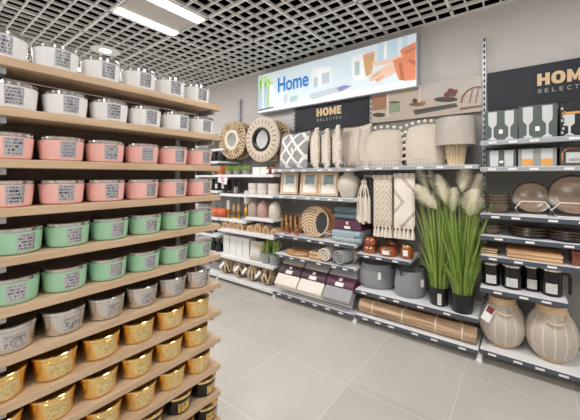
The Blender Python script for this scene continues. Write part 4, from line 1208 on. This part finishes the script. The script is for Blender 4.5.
def standing_plate(px, Y, r, lab, lab2):
    X = XA(px, Y)
    t = thing('plate', lab, 'plate', (X, Y, 1.1185 + 0.006), 0.12, 'brown plates standing in wire racks')
    o = B().lathe([(0, 0.004), (r * 0.6, 0.004), (r * 0.66, 0.007), (r * 0.94, 0.022), (r * 0.93, 0.016), (r * 0.6, -0.004), (0, -0.004)], 44, axis='y').build('dish', 'stone_plate', t)
    o.location = (0, 0, r * math.cos(0.28)); o.rotation_euler.x = -0.28
    o2 = B().lathe([(r * 0.90, 0.0165), (r * 0.905, 0.0235), (r, 0.027), (r * 1.0, 0.021)], 44, axis='y', close=True).build('rim', 'stone_dark', t)
    o2.location = (0, 0, r * math.cos(0.28)); o2.rotation_euler.x = -0.28
    t = thing('plate_rack', lab2, 'plate rack', (X, Y, 1.1185), 0.12, 'white wire plate racks')
    b = B(); f = -0.075; hw = r * 0.92
    b.tube([(-hw * 0.72, f, 0.004), (-hw * 0.95, f, 0.045), (-hw * 0.62, f, 0.098), (hw * 0.62, f, 0.098), (hw * 0.95, f, 0.045), (hw * 0.72, f, 0.004)], 0.0032, 8, closed=True)
    b.build('front_loop', 'white_wire', t)
    for s in (-1, 1):
        B().tube([(s * hw * 0.72, f, 0.004), (s * hw * 0.72, 0.10, 0.004), (s * hw * 0.6, 0.105, 0.12)], 0.0032, 8).build('leg', 'white_wire', t)
standing_plate(531, 2.86, 0.118, 'brown plate standing in the rack beside the bowl stack', 'white wire rack holding the smaller standing plate')
standing_plate(573, 2.86, 0.145, 'larger brown plate standing in the rack at the photo edge', 'white wire rack holding the larger standing plate')

# ------------------------------------------------------------------ glassware cartons
def silhouette(kind):
    if kind == 'wine':
        half = [(0.0, 0.0), (0.20, 0.0), (0.20, 0.03), (0.09, 0.07), (0.05, 0.12), (0.05, 0.42), (0.10, 0.46), (0.20, 0.54), (0.215, 0.62), (0.215, 1.0), (0.0, 1.0)]
    else:
        half = [(0.0, 0.0), (0.23, 0.0), (0.25, 1.0), (0.0, 1.0)]
    return half
def glass_box(p0, p1, Y, z, h, d, kind, body, lab, n_=2, amber=False, square=True, grp='cartons of drinking glasses'):
    c, w_ = span(p0, p1, Y)
    t = thing('glassware_carton', lab, 'glassware box', (c, Y, z), 0, grp)
    B().box(-w_ / 2 + 0.001, w_ / 2 - 0.001, 0, d, 0, h).build('carton', body, t, bevel=0.0015)
    cw = w_ / n_
    for i in range(n_):
        x0 = -w_ / 2 + cw * (i + 0.5)
        q = silhouette(kind); s = cw * 1.22; hh = h * 0.93
        pts = [(x0 + a * s, h * 0.03 + b_ * hh) for a, b_ in q] + [(x0 - a * s, h * 0.03 + b_ * hh) for a, b_ in q[::-1] if a > 0]
        o = B().prism_xz(pts, -0.0012, -0.0001).build('glass_print', 'print_glass', t, smooth=False)
        if amber:
            B().prism_xz([(x0 - 0.22 * s, h * 0.06), (x0 + 0.22 * s, h * 0.06), (x0 + 0.235 * s, h * 0.42), (x0 - 0.235 * s, h * 0.42)], -0.0022, -0.0013).build('drink_print', 'amber_print', o, smooth=False)
    if square:
        B().prism_xz([(-0.012, h * 0.22), (0.012, h * 0.22), (0.012, h * 0.36), (-0.012, h * 0.36)], -0.0024, -0.0013).build('emblem', 'ticket', t, smooth=False)
    return t
Y = 2.75
glass_box(484.5, 518, Y, 1.6645, 0.225, 0.2, 'wine', 'carton', 'dark green carton printed with wine glasses, beside the post')
glass_box(518.5, 557.5, Y, 1.6645, 0.235, 0.2, 'wine', 'carton', 'dark green carton printed with wine glasses, in the middle')
glass_box(487, 516.5, Y, 1.4685, 0.125, 0.2, 'tumbler', 'carton', 'dark carton printed with clear tumblers, beside the post')
glass_box(518, 557, Y, 1.4685, 0.125, 0.2, 'tumbler', 'carton_grey', 'grey carton printed with two amber drinks', amber=True, square=False)
c, w_ = span(560, 592, Y)
t = thing('glassware_carton', 'dark carton with copper stripe and printed goblets at photo edge', 'glassware box', (c, Y, 1.6645), 0, 'cartons of drinking glasses')
B().box(-w_ / 2, w_ / 2, 0, 0.2, 0, 0.225).build('carton', 'black_plastic', t, bevel=0.0015)
B().box(-w_ / 2 + 0.01, w_ / 2 - 0.002, -0.0012, -0.0001, 0.15, 0.165).build('stripe', 'amber_print', t, smooth=False)
for i, x0 in enumerate((-0.03, 0.055)):
    q = silhouette('wine'); pts = [(x0 + a * 0.12, 0.008 + b_ * 0.14) for a, b_ in q] + [(x0 - a * 0.12, 0.008 + b_ * 0.14) for a, b_ in q[::-1] if a > 0]
    B().prism_xz(pts, -0.0013, -0.0002).build('glass_print', 'print_glass', t, smooth=False)
for i in range(7):
    B().box(-w_ / 2 + 0.006 + 0.006 * (i % 3), -w_ / 2 + 0.016 + 0.006 * (i % 3), -0.0012, -0.0001, 0.02 + 0.027 * i, 0.036 + 0.027 * i).build('pattern', 'print_glass', t, smooth=False)
t = thing('glassware_carton', 'carton with rounded white window frame and copper top, photo edge', 'glassware box', (c, Y, 1.4685), 0, 'cartons of drinking glasses')
B().box(-w_ / 2, w_ / 2, 0, 0.2, 0, 0.128).build('carton', 'carton_seam', t, bevel=0.0015)
wb = B()
pts = [(-w_ / 2 + 0.012, -0.003, 0.012), (-w_ / 2 + 0.012, -0.003, 0.09), (-w_ / 2 + 0.035, -0.003, 0.115), (w_ / 2 - 0.02, -0.003, 0.115), (w_ / 2 - 0.02, -0.003, 0.012)]
wb.tube(pts, 0.006, 8, closed=False, up=(0, 1, 0)).build('window_frame', 'copper', t)
B().box(-w_ / 2 + 0.03, w_ / 2 - 0.03, -0.0012, -0.0001, 0.02, 0.09).build('glass_print', 'print_glass', t, smooth=False)
B().box(-w_ / 2 + 0.045, w_ / 2 - 0.045, -0.0024, -0.0013, 0.03, 0.05).build('emblem', 'silver', t, smooth=False)

# ------------------------------------------------------------------ bay 1: round mirrors
def loop_mirror(px, py, Y, R, lab, grp, kind, back=False):
    X, Z = at(px, py, Y)
    t = thing('round_mirror', lab, 'mirror', (X, Y, Z), 0, grp)
    if kind == 'loops':
        b = B(); n_ = 30
        for k in range(n_):
            a = 2 * PI * k / n_; pts = []
            ca, sa = math.cos(a), math.sin(a)
            for i in range(12):
                q = 2 * PI * i / 12
                rad = R * 0.745 + R * 0.24 * math.cos(q); tan = R * 0.135 * math.sin(q)
                pts.append((rad * ca - tan * sa, -0.018 + 0.012 * math.sin(q + k), rad * sa + tan * ca))
            b.tube(pts, 0.0085, 6, closed=True, up=(0, 1, 0))
        b.lathe([(R * 0.9, -0.004), (R * 0.98, -0.004), (R * 0.98, 0.006), (R * 0.9, 0.006)], 40, axis='y', close=True)
        b.build('looped_frame', 'rattan', t)
        B().lathe([(R * 0.38, 0.0), (R * 0.96, 0.0), (R * 0.96, -0.006), (R * 0.38, -0.006)], 40, axis='y', close=True).build('backing', 'rattan_gap', t)
        B().lathe([(R * 0.37, 0.0), (R * 0.37, 0.03), (R * 0.52, 0.03), (R * 0.52, 0.0)], 40, axis='y', close=True).build('inner_ring', 'cream', t)
        B().lathe([(0, 0.006), (R * 0.375, 0.006), (R * 0.375, -0.004), (0, -0.004)], 36, axis='y').build('mirror_glass', 'mirror', t)
    else:
        B().lathe([(R * 0.50, -0.004), (R * 0.50, 0.022), (R * 0.62, 0.034), (R * 0.78, 0.036), (R * 0.93, 0.028), (R, 0.012), (R * 0.99, -0.004)], 64, axis='y', close=True, wob=lambda a, h: 1 + 0.012 * math.sin(30 * a)).build('woven_frame', 'knotted', t)
        B().lathe([(R * 0.42, 0.0), (R * 0.42, 0.04), (R * 0.52, 0.04), (R * 0.52, 0.0)], 44, axis='y', close=True).build('inner_ring', 'matt_black', t)
        B().lathe([(0, 0.012), (R * 0.425, 0.012), (R * 0.425, -0.004), (0, -0.004)], 36, axis='y').build('mirror_glass', 'mirror', t)
    hk = B().tube([(0, 0.006, R * 0.9), (0, WALL - 0.026 - Y, R * 0.9)], 0.005, 6); hk.build('hook', 'grey_metal', t)
    return t
loop_mirror(233, 140, 2.84, 0.262, 'round mirror in a looped rattan frame with cream inner ring', 'round wall mirrors', 'loops')
loop_mirror(262.5, 139.5, 2.84, 0.285, 'round mirror with black ring in a knotted cream frame', 'round wall mirrors', 'knot')
loop_mirror(241.5, 141, 2.98, 0.262, 'looped rattan frame hanging behind the looped mirror', 'round wall mirrors', 'loops')
loop_mirror(274.5, 141, 2.98, 0.27, 'looped rattan frame peeking out behind the black-ringed mirror', 'round wall mirrors', 'loops')

# row on the upper white shelf
UZ = 1.4205
def grass_tub(px, Y, lab):
    t = thing('grass_pot', lab, 'plant', (XA(px, Y), Y, UZ), 0, 'little grass pots')
    B().lathe([(0, 0), (0.042, 0), (0.055, 0.05), (0.051, 0.05), (0.045, 0.02), (0, 0.02)], 20).build('pot', 'concrete', t)
    b = B()
    for k in range(230):
        a = random.uniform(0, 2 * PI); q = 0.045 * random.random() ** 0.5; L = random.uniform(0.065, 0.115); o = len(b.v)
        x0, y0 = q * math.cos(a), q * math.sin(a); ta = random.uniform(0, PI); sp = random.uniform(0.1, 0.7)
        for i in range(4):
            s = i / 3; ww = 0.0024 * (1.05 - s)
            px_, py_, pz_ = x0 * (1 + sp * s * s * 1.4), y0 * (1 + sp * s * s), 0.02 + L * s
            b.v += [(px_ - ww * math.cos(ta), py_ - ww * math.sin(ta), pz_), (px_ + ww * math.cos(ta), py_ + ww * math.sin(ta), pz_)]
        for i in range(3): b.f.append((o + 2 * i, o + 2 * i + 1, o + 2 * i + 3, o + 2 * i + 2)); b.m.append(0)
    g_ = b.build('grass_blades', 'grass', t); g_['kind'] = 'stuff'
for px, lab in ((229, 'little green grass pot, first from the candle rack'), (237, 'little green grass pot, second from the candle rack'), (246, 'little green grass pot beside the small white boxes')):
    grass_tub(px, 2.78, lab)
for px, lab in ((256, 'small white box right of the grass pots'), (263.5, 'small white box beside the amber bottles')):
    c, w_ = span(px - 3.4, px + 3.4, 2.78)
    t = thing('small_box', lab, 'box', (c, 2.78, UZ), 0, 'small white boxes'); B().box(-w_ / 2, w_ / 2, 0, 0.08, 0, 0.075).build('body', 'carton_white', t, bevel=0.002); B().box(-w_ / 2 - 0.002, w_ / 2 + 0.002, -0.002, 0.082, 0.0755, 0.09).build('lid', 'carton_white', t, bevel=0.002)
for px, lab in ((268.6, 'amber dropper bottle with white label, beside the white boxes'), (274.2, 'amber dropper bottle with white label, nearer the diamond cushion')):
    t = thing('bottle', lab, 'bottle', (XA(px, 2.78), 2.78, UZ), 0, 'amber bottles')
    B().lathe([(0, 0), (0.028, 0), (0.03, 0.004), (0.03, 0.07), (0.02, 0.085), (0.012, 0.09), (0, 0.09)], 18).build('body', 'amber', t)
    B().lathe([(0.014, 0.0905), (0.014, 0.112), (0, 0.112)], 12).build('cap', 'black_plastic', t)
    b = B()
    for z_ in (0.015, 0.06):
        for i in range(7): b.v.append((0.0304 * math.cos(-PI / 2 - 0.6 + 0.2 * i), 0.0304 * math.sin(-PI / 2 - 0.6 + 0.2 * i), z_))
    for i in range(6): b.f.append((i, i + 1, 8 + i, 7 + i)); b.m.append(0)
    b.build('label', 'ticket', t)
# stacked white tumblers candle cups
for i, px in enumerate((254, 263.2, 274)):
    for j in range(2):
        c, w_ = span(px - 4.1, px + 4.1, 2.79)
        t = thing('candle_cup', 'ivory ribbed cup, %s of the %s stacked pair' % (('lower', 'upper')[j], ('first', 'middle', 'last')[i]), 'cup', (c, 2.79, 1.1765 + 0.0665 * j), 0, 'stacked ivory cups')
        B().lathe([(0, 0), (0.066, 0), (0.071, 0.005), (0.071, 0.058), (0.068, 0.066), (0.06, 0.066), (0.06, 0.05), (0, 0.05)], 40, wob=lambda a, h: 1 + 0.012 * math.cos(20 * a)).build('body', 'white_ceramic', t)
# rounded vases
for px, mt, lab in ((254, 'greige_ceramic', 'greige domed vase, first of three under the ivory cups'), (263.5, 'pink_ceramic', 'dusty pink domed vase, middle of three'), (275, 'beige_ceramic', 'beige domed vase beside the crate lantern')):
    t = thing('domed_vase', lab, 'vase', (XA(px, 2.79), 2.79, 0.8935), 0, 'domed vases')
    B().lathe([(0, 0), (0.062, 0), (0.072, 0.012), (0.076, 0.07), (0.072, 0.13), (0.055, 0.17), (0.03, 0.188), (0.018, 0.19), (0.018, 0.182), (0, 0.182)], 32, wob=lambda a, h: 1 + 0.008 * math.cos(26 * a)).build('body', mt, t)
    B().lathe([(0.0181, 0.183), (0.021, 0.1905), (0.021, 0.197), (0.015, 0.197), (0.015, 0.183)], 20, close=True).build('collar', 'gold', t)
t = thing('bottle', 'slim golden bottle left of the domed vases', 'bottle', (XA(246.3, 2.76), 2.76, 0.8935), 0)
B().lathe([(0, 0), (0.03, 0), (0.032, 0.01), (0.028, 0.08), (0.012, 0.11), (0.010, 0.15), (0, 0.15)], 18).build('body', 'kraft', t); B().lathe([(0.012, 0.1505), (0.012, 0.165), (0, 0.165)], 12).build('stopper', 'pale_wood', t)
# little wooden houses
hl = ['tealight house, first by the candle rack', 'tealight house, second from the candle rack', 'tealight house under the golden bottle', 'tealight house under the greige vase', 'tealight house under the pink vase', 'tealight house under the beige vase', 'tealight house nearest the crate lantern']
for i, px in enumerate((225, 232, 239.5, 250, 257.5, 265.5, 274)):
    Y = 2.76; c, w_ = span(px - 3.4, px + 3.4, Y); hh = 0.085 + 0.018 * ((i * 5) % 3)
    t = thing('tealight_house', 'pale wooden ' + hl[i], 'candle holder', (c, Y, 0.6955), 0, 'row of wooden tealight houses')
    w2 = min(w_, 0.125) / 2
    B().prism_xz([(-w2, 0), (w2, 0), (w2, hh * 0.7), (0, hh), (-w2, hh * 0.7)], 0, 0.09).build('body', 'pale_wood', t, smooth=False, bevel=0.0015)
    B().box(-w2 * 0.5, w2 * 0.5, -0.001, 0.0004, hh * 0.12, hh * 0.55).build('opening', 'warm_wood', t, smooth=False)
    B().lathe([(0, 0), (0.016, 0), (0.016, 0.012), (0, 0.012)], 14, (0, -0.02, 0)).build('tealight', 'white_ceramic', t)
# stacked small white boxes, 4 piles of 5
for i, (p0, p1) in enumerate(((223.2, 229.2), (229.8, 235.6), (236, 242), (242.4, 249))):
    c, w_ = span(p0, p1, 2.76)
    for j in range(5):
        tag(B().box(-w_ / 2, w_ / 2, 0, 0.12, 0, 0.0485).build('gift_carton', 'carton_white', None, bevel=0.004, seg=2, loc=(c, 2.76, 0.3485 + 0.0492 * j)),
            'small white carton, %s layer of the %s pile beside the linen pouch' % (('lowest', 'second', 'middle', 'fourth', 'top')[j], ('first', 'second', 'third', 'fourth')[i]), 'box', 'piles of white cartons')
t = thing('linen_pouch', 'beige linen pouch with a printed patch by white cartons', 'pouch', (XA(256, 2.76), 2.76, 0.3485), 0.25)
b, uv = cushion(0.20, 0.235, 0.07, 10, 0.03, 0.4); lean(b, -0.2).build('bag', 'cream2', t, uv=uv)
B().box(-0.06, 0.06, -0.038, -0.036, 0.045, 0.12).xf(Matrix.Rotation(-0.2, 4, 'X')).build('patch', 'label_white', t, smooth=False, uv=lambda p, i: (p[0] / 0.12 + 0.5, p[2] / 0.1))
def leafy(px, Y, lab):
    t = thing('potted_plant', lab, 'plant', (XA(px, Y), Y, 0.3485), 0, 'leafy plants in grey pots')
    B().lathe([(0, 0), (0.06, 0), (0.064, 0.004), (0.07, 0.12), (0.064, 0.12), (0.06, 0.1), (0, 0.1)], 28).build('pot', 'concrete', t)
    b = B()
    for k in range(26):
        a = random.uniform(0, 2 * PI); q = 0.04 * random.random(); L = random.uniform(0.12, 0.195); o = len(b.v); ta = random.uniform(0, PI); sp = random.uniform(0.0, 0.05)
        for i in range(6):
            s = i / 5; ww = 0.012 * math.sin(PI * (0.2 + 0.75 * s)) + 0.001
            x0 = q * math.cos(a) + sp * math.cos(a) * s * s; y0 = q * math.sin(a) + sp * math.sin(a) * s * s
            b.v += [(x0 - ww * math.cos(ta), y0 - ww * math.sin(ta), 0.1 + L * s), (x0 + ww * math.cos(ta), y0 + ww * math.sin(ta), 0.1 + L * s)]
        for i in range(5): b.f.append((o + 2 * i, o + 2 * i + 1, o + 2 * i + 3, o + 2 * i + 2)); b.m.append(0)
    b.build('leaves', 'grass', t)
leafy(267, 2.78, 'leafy green plant in grey pot, beside the linen pouch'); leafy(275.5, 2.775, 'leafy green plant in grey pot, nearer the wooden boards')
# ball lanterns of bent strips
def ball_lantern(px, Y, lab, seed, tagx):
    rnd = random.Random(seed); R = 0.105
    t = thing('ball_lantern', lab, 'lantern', (XA(px, Y), Y, 0.0755), 0, 'ball lanterns of bent wood strips')
    b = B()
    for k in range(7):
        ax = Vector((math.cos(k * 0.9) * 0.9, math.sin(k * 0.9) * 0.9, rnd.uniform(-0.35, 0.35))).normalized()
        u_ = ax.cross(Vector((0, 0, 1))).normalized(); v_ = ax.cross(u_)
        rr = R - 0.006 - 0.0012 * k
        pts = [u_ * math.cos(2 * PI * i / 24) * rr + v_ * math.sin(2 * PI * i / 24) * rr + Vector((0, 0, R)) for i in range(24)]
        n0 = len(b.v); vs = []; fs = []
        for p in pts:
            o_ = (p - Vector((0, 0, R))).normalized()
            for (s, q) in ((-1, -1), (1, -1), (1, 1), (-1, 1)): vs.append(p + ax * 0.0115 * s + o_ * 0.002 * q)
        for i in range(24):
            i2 = (i + 1) % 24
            for c4 in range(4): fs.append((i * 4 + c4, i * 4 + (c4 + 1) % 4, i2 * 4 + (c4 + 1) % 4, i2 * 4 + c4))
        b.add(vs, fs)
    b.build('strips', 'rattan', t)
    B().lathe([(0, 0.006), (0.035, 0.006), (0.035, 0.075), (0.032, 0.075), (0.03, 0.014), (0, 0.014)], 18).build('candle_cup', 'dark_wood', t)
    B().box(-0.018, 0.018, -0.001, 0.001, -0.09, 0).xf(Matrix.Translation((tagx, -R * 0.80, R * 1.62)) @ Matrix.Rotation(0.5, 4, 'Y') @ Matrix.Rotation(-0.5, 4, 'X')).build('tag', 'ticket', t, smooth=False)
for px, lab, sd, tx_ in ((227.5, 'ball lantern of bent wood strips, first by the candle rack', 1, 0.03), (240.5, 'ball lantern of bent wood strips, second from the candle rack', 2, 0.05), (254, 'ball lantern of bent wood strips, third from the candle rack', 3, -0.05), (268, 'ball lantern of bent wood strips, nearest the folded throws', 4, -0.05)):
    ball_lantern(px, 2.79, lab, sd, tx_)

# ------------------------------------------------------------------ bay 0 and the back of bay 1, glimpsed past the candle rack
t = thing('storage_basket', 'dark woven basket high up behind the candle rack', 'basket', (XA(219, 2.92), 2.92, 1.7905))
M['dark_weave'] = weave('dark_weave', '#3c352f', '#76695b', 90)
B().lathe([(0, 0), (0.15, 0), (0.165, 0.02), (0.175, 0.17), (0.16, 0.175), (0.15, 0.03), (0, 0.03)], 32, sx=1.2, sy=0.8).build('body', 'dark_weave', t)
B().tube([(-0.14, -0.09, 0.165), (-0.07, -0.10, 0.2), (0.07, -0.10, 0.2), (0.14, -0.09, 0.165)], 0.008, 6).build('handle', 'dark_weave', t)
for px, lab in ((215, 'black vase in front, nearest the candle rack'), (221.5, 'black vase beside the looped mirror')):
    t = thing('black_vase', lab, 'vase', (XA(px, 2.85), 2.85, 1.6075), 0, 'black vases')
    B().lathe([(0, 0), (0.05, 0), (0.062, 0.03), (0.058, 0.10), (0.035, 0.14), (0.035, 0.15), (0.028, 0.15), (0.028, 0.12), (0, 0.1)], 22).build('body', 'matt_black', t)
    B().lathe([(0.0352, 0.142), (0.041, 0.15), (0.039, 0.156), (0.03, 0.156), (0.0285, 0.151)], 20, close=True).build('lip', 'grey_metal', t)
for px, lab in ((213.5, 'terracotta dish under the black vases, by the candle rack'), (222, 'terracotta dish under the black vase next to the mirror')):
    t = thing('terracotta_dish', lab, 'dish', (XA(px, 2.84), 2.84, 1.4205 if px > 221 else 1.4205), 0, 'terracotta dishes')
    bowl_mesh(0.10, 0.12).build('body', 'terra', t); B().lathe([(0.0965, 0.1205), (0.1005, 0.1205), (0.1005, 0.126), (0.0965, 0.126)], 28, close=True).build('rim', 'dark_wood', t)
shelf(bay0, B0, B1, 1.42, 2.72, 'strip_white', False)
for i, px in enumerate((212.5, 219, 225.5)):
    c, w_ = span(px - 3, px + 3, 2.78)
    t = thing('black_canister', 'black storage tin, %s behind the candle rack below the price sign' % ('first', 'second', 'third')[i], 'tin', (c, 2.80, 1.2005), 0, 'black tins')
    B().lathe([(0, 0), (0.066, 0), (0.068, 0.004), (0.068, 0.13), (0, 0.13)], 24).build('body', 'matt_black', t); B().lathe([(0.07, 0.1305), (0.07, 0.155), (0, 0.155)], 24).build('lid', 'black_gloss', t)
    B().box(-0.025, 0.025, -0.0705, -0.0685, 0.03, 0.09).build('label', 'label_white', t, smooth=False, uv=lambda p, i: ((p[0] + 0.025) / 0.05, (p[2] - 0.03) / 0.06))
for i, px in enumerate((209, 216.5, 223)):
    t = thing('pumpkin', 'orange ceramic pumpkin, %s behind the candle rack' % ('first', 'second', 'third')[i], 'ornament', (XA(px, 2.80), 2.80, 0.8305), 0, 'orange pumpkins')
    prof = [(max(0.001, 0.085 * math.cos(-PI / 2 + PI * j / 12) ** 0.8), 0.062 + 0.062 * math.sin(-PI / 2 + PI * j / 12)) for j in range(13)]
    B().lathe(prof, 48, wob=lambda a, h: 1 + 0.05 * abs(math.sin(5 * a)) - 0.03).build('body', 'terra', t); B().tube([(0, 0, 0.122), (0.004, 0, 0.14), (0.012, 0, 0.152)], 0.008, 6).build('stem', 'dark_wood', t)
t = thing('candlestick', 'ivory candlestick with golden foot right of the orange pumpkins', 'candlestick', (XA(228.5, 2.78), 2.78, 0.8305))
B().lathe([(0, 0), (0.045, 0), (0.04, 0.012), (0.014, 0.025), (0.012, 0.09), (0.03, 0.11), (0.03, 0.12), (0, 0.12)], 22).build('foot', 'kraft', t)
B().lathe([(0.022, 0.1205), (0.022, 0.24), (0, 0.245)], 18).build('candle', 'white_ceramic', t)
for i, px in enumerate((234, 239)):
    t = thing('candlestick', ('golden candlestick with wooden candle, left of a pair', 'golden candlestick with wooden candle, beside the shelf end plate')[i], 'candlestick', (XA(px, 2.84), 2.84, 0.8305 if px < 236 else 0.8305), 0, 'golden candlesticks')
    B().lathe([(0, 0), (0.04, 0), (0.036, 0.01), (0.012, 0.02), (0.011, 0.07), (0.028, 0.085), (0.028, 0.1), (0, 0.1)], 20).build('foot', 'kraft', t); B().lathe([(0.02, 0.1005), (0.02, 0.19), (0, 0.195)], 16).build('candle', 'pale_wood', t)
shelf(bay1, B1, -2.77, 0.83, 2.72, 'strip_white', False)
shelf(bay1, B1, -2.77, 1.165, 2.72, 'strip_white', False)
for i, px in enumerate((229.5, 236)):
    t = thing('glass_lantern', ('dark wire lantern left of its neighbour, below the grass pots', 'dark wire lantern beside the white end plate')[i], 'lantern', (XA(px, 2.84), 2.84, 1.1655), 0, 'dark wire lanterns')
    b = B(); h_ = 0.17
    for sx in (-1, 1):
        for sy in (-1, 1): b.tube([(sx * 0.05, sy * 0.05, 0.004), (sx * 0.05, sy * 0.05, h_)], 0.004, 5)
    for z_ in (0.004, h_): b.tube([(-0.05, -0.05, z_), (0.05, -0.05, z_), (0.05, 0.05, z_), (-0.05, 0.05, z_)], 0.004, 5, closed=True)
    b.build('cage', 'matt_black', t); B().lathe([(0, 0), (0.03, 0), (0.03, 0.09), (0, 0.09)], 16).build('candle', 'white_ceramic', t)
t = thing('price_sign', 'small white price sign with pink percent print on a holder', 'sign', (XA(223, 2.68), 2.68, 1.39))
X0, Z0 = 0, 0
B().box(-0.09, 0.09, -0.002, 0.002, -0.09, 0.02).xf(Matrix.Rotation(0.2, 4, 'Y')).build('card', 'ticket', t, smooth=False)
M['pink_print'] = plain('pink_print', '#c9527c', 0.5)
b = B(); pts, fs = text_geo('%', 0.09, 0.07, 0.01)
b.add([(p[0] - 0.045, -0.0032, p[1] - 0.075) for p in pts], fs); b.xf(Matrix.Rotation(0.2, 4, 'Y')).build('lettering', 'pink_print', t, smooth=False)
B().tube([(0, 0.004, 0.0), (0, 0.02, 0.028)], 0.004, 6).build('clip', 'grey_metal', t)
for i, px in enumerate((213,)):
    t = thing('black_canister', 'black tin on the low shelf by the white cartons', 'tin', (XA(px, 2.80), 2.80, 0.6005), 0, 'black tins on the low shelf')
    B().lathe([(0, 0), (0.066, 0), (0.068, 0.004), (0.068, 0.12), (0, 0.12)], 24).build('body', 'matt_black', t); B().lathe([(0.07, 0.1205), (0.07, 0.14), (0, 0.14)], 24).build('lid', 'grey_metal', t)
shelf(bay0, B0, B1, 0.345, 2.68, 'strip_white', False)
for i, px in enumerate((214, 219.5)):
    t = thing('black_vase', 'black bottle vase near the floor, %s' % ('next to the candle rack', 'next to the ball lanterns')[i], 'vase', (XA(px, 2.80), 2.80, 0.3455), 0, 'black bottle vases')
    B().lathe([(0, 0), (0.05, 0), (0.055, 0.02), (0.05, 0.09), (0.018, 0.13), (0.018, 0.19), (0.014, 0.19), (0.014, 0.13), (0, 0.1)], 20).build('body', 'matt_black', t); B().lathe([(0.0182, 0.18), (0.024, 0.19), (0.022, 0.195), (0.0145, 0.195)], 16, close=True).build('lip', 'gold', t)
# ------------------------------------------------------------------ camera, world, colour management
cam = bpy.data.cameras.new('camera'); co = bpy.data.objects.new('camera', cam); COL.objects.link(co)
cam.sensor_width = 36.0; cam.lens = F / 580.0 * 36.0; cam.shift_y = -(210.0 - HY) / 580.0
cam.clip_start = 0.02; cam.clip_end = 60
co.location = (0, 0, H); co.rotation_euler = (PI / 2, 0, TH)
SC.camera = co
w = bpy.data.worlds.new('world'); SC.world = w; w.use_nodes = True
w.node_tree.nodes['Background'].inputs[0].default_value = (1, 1, 1, 1)
w.node_tree.nodes['Background'].inputs[1].default_value = 0.3
vs = SC.view_settings; vs.view_transform = 'Standard'; vs.look = 'None'; vs.exposure = 0.0; vs.gamma = 1.0
vs.use_curve_mapping = False
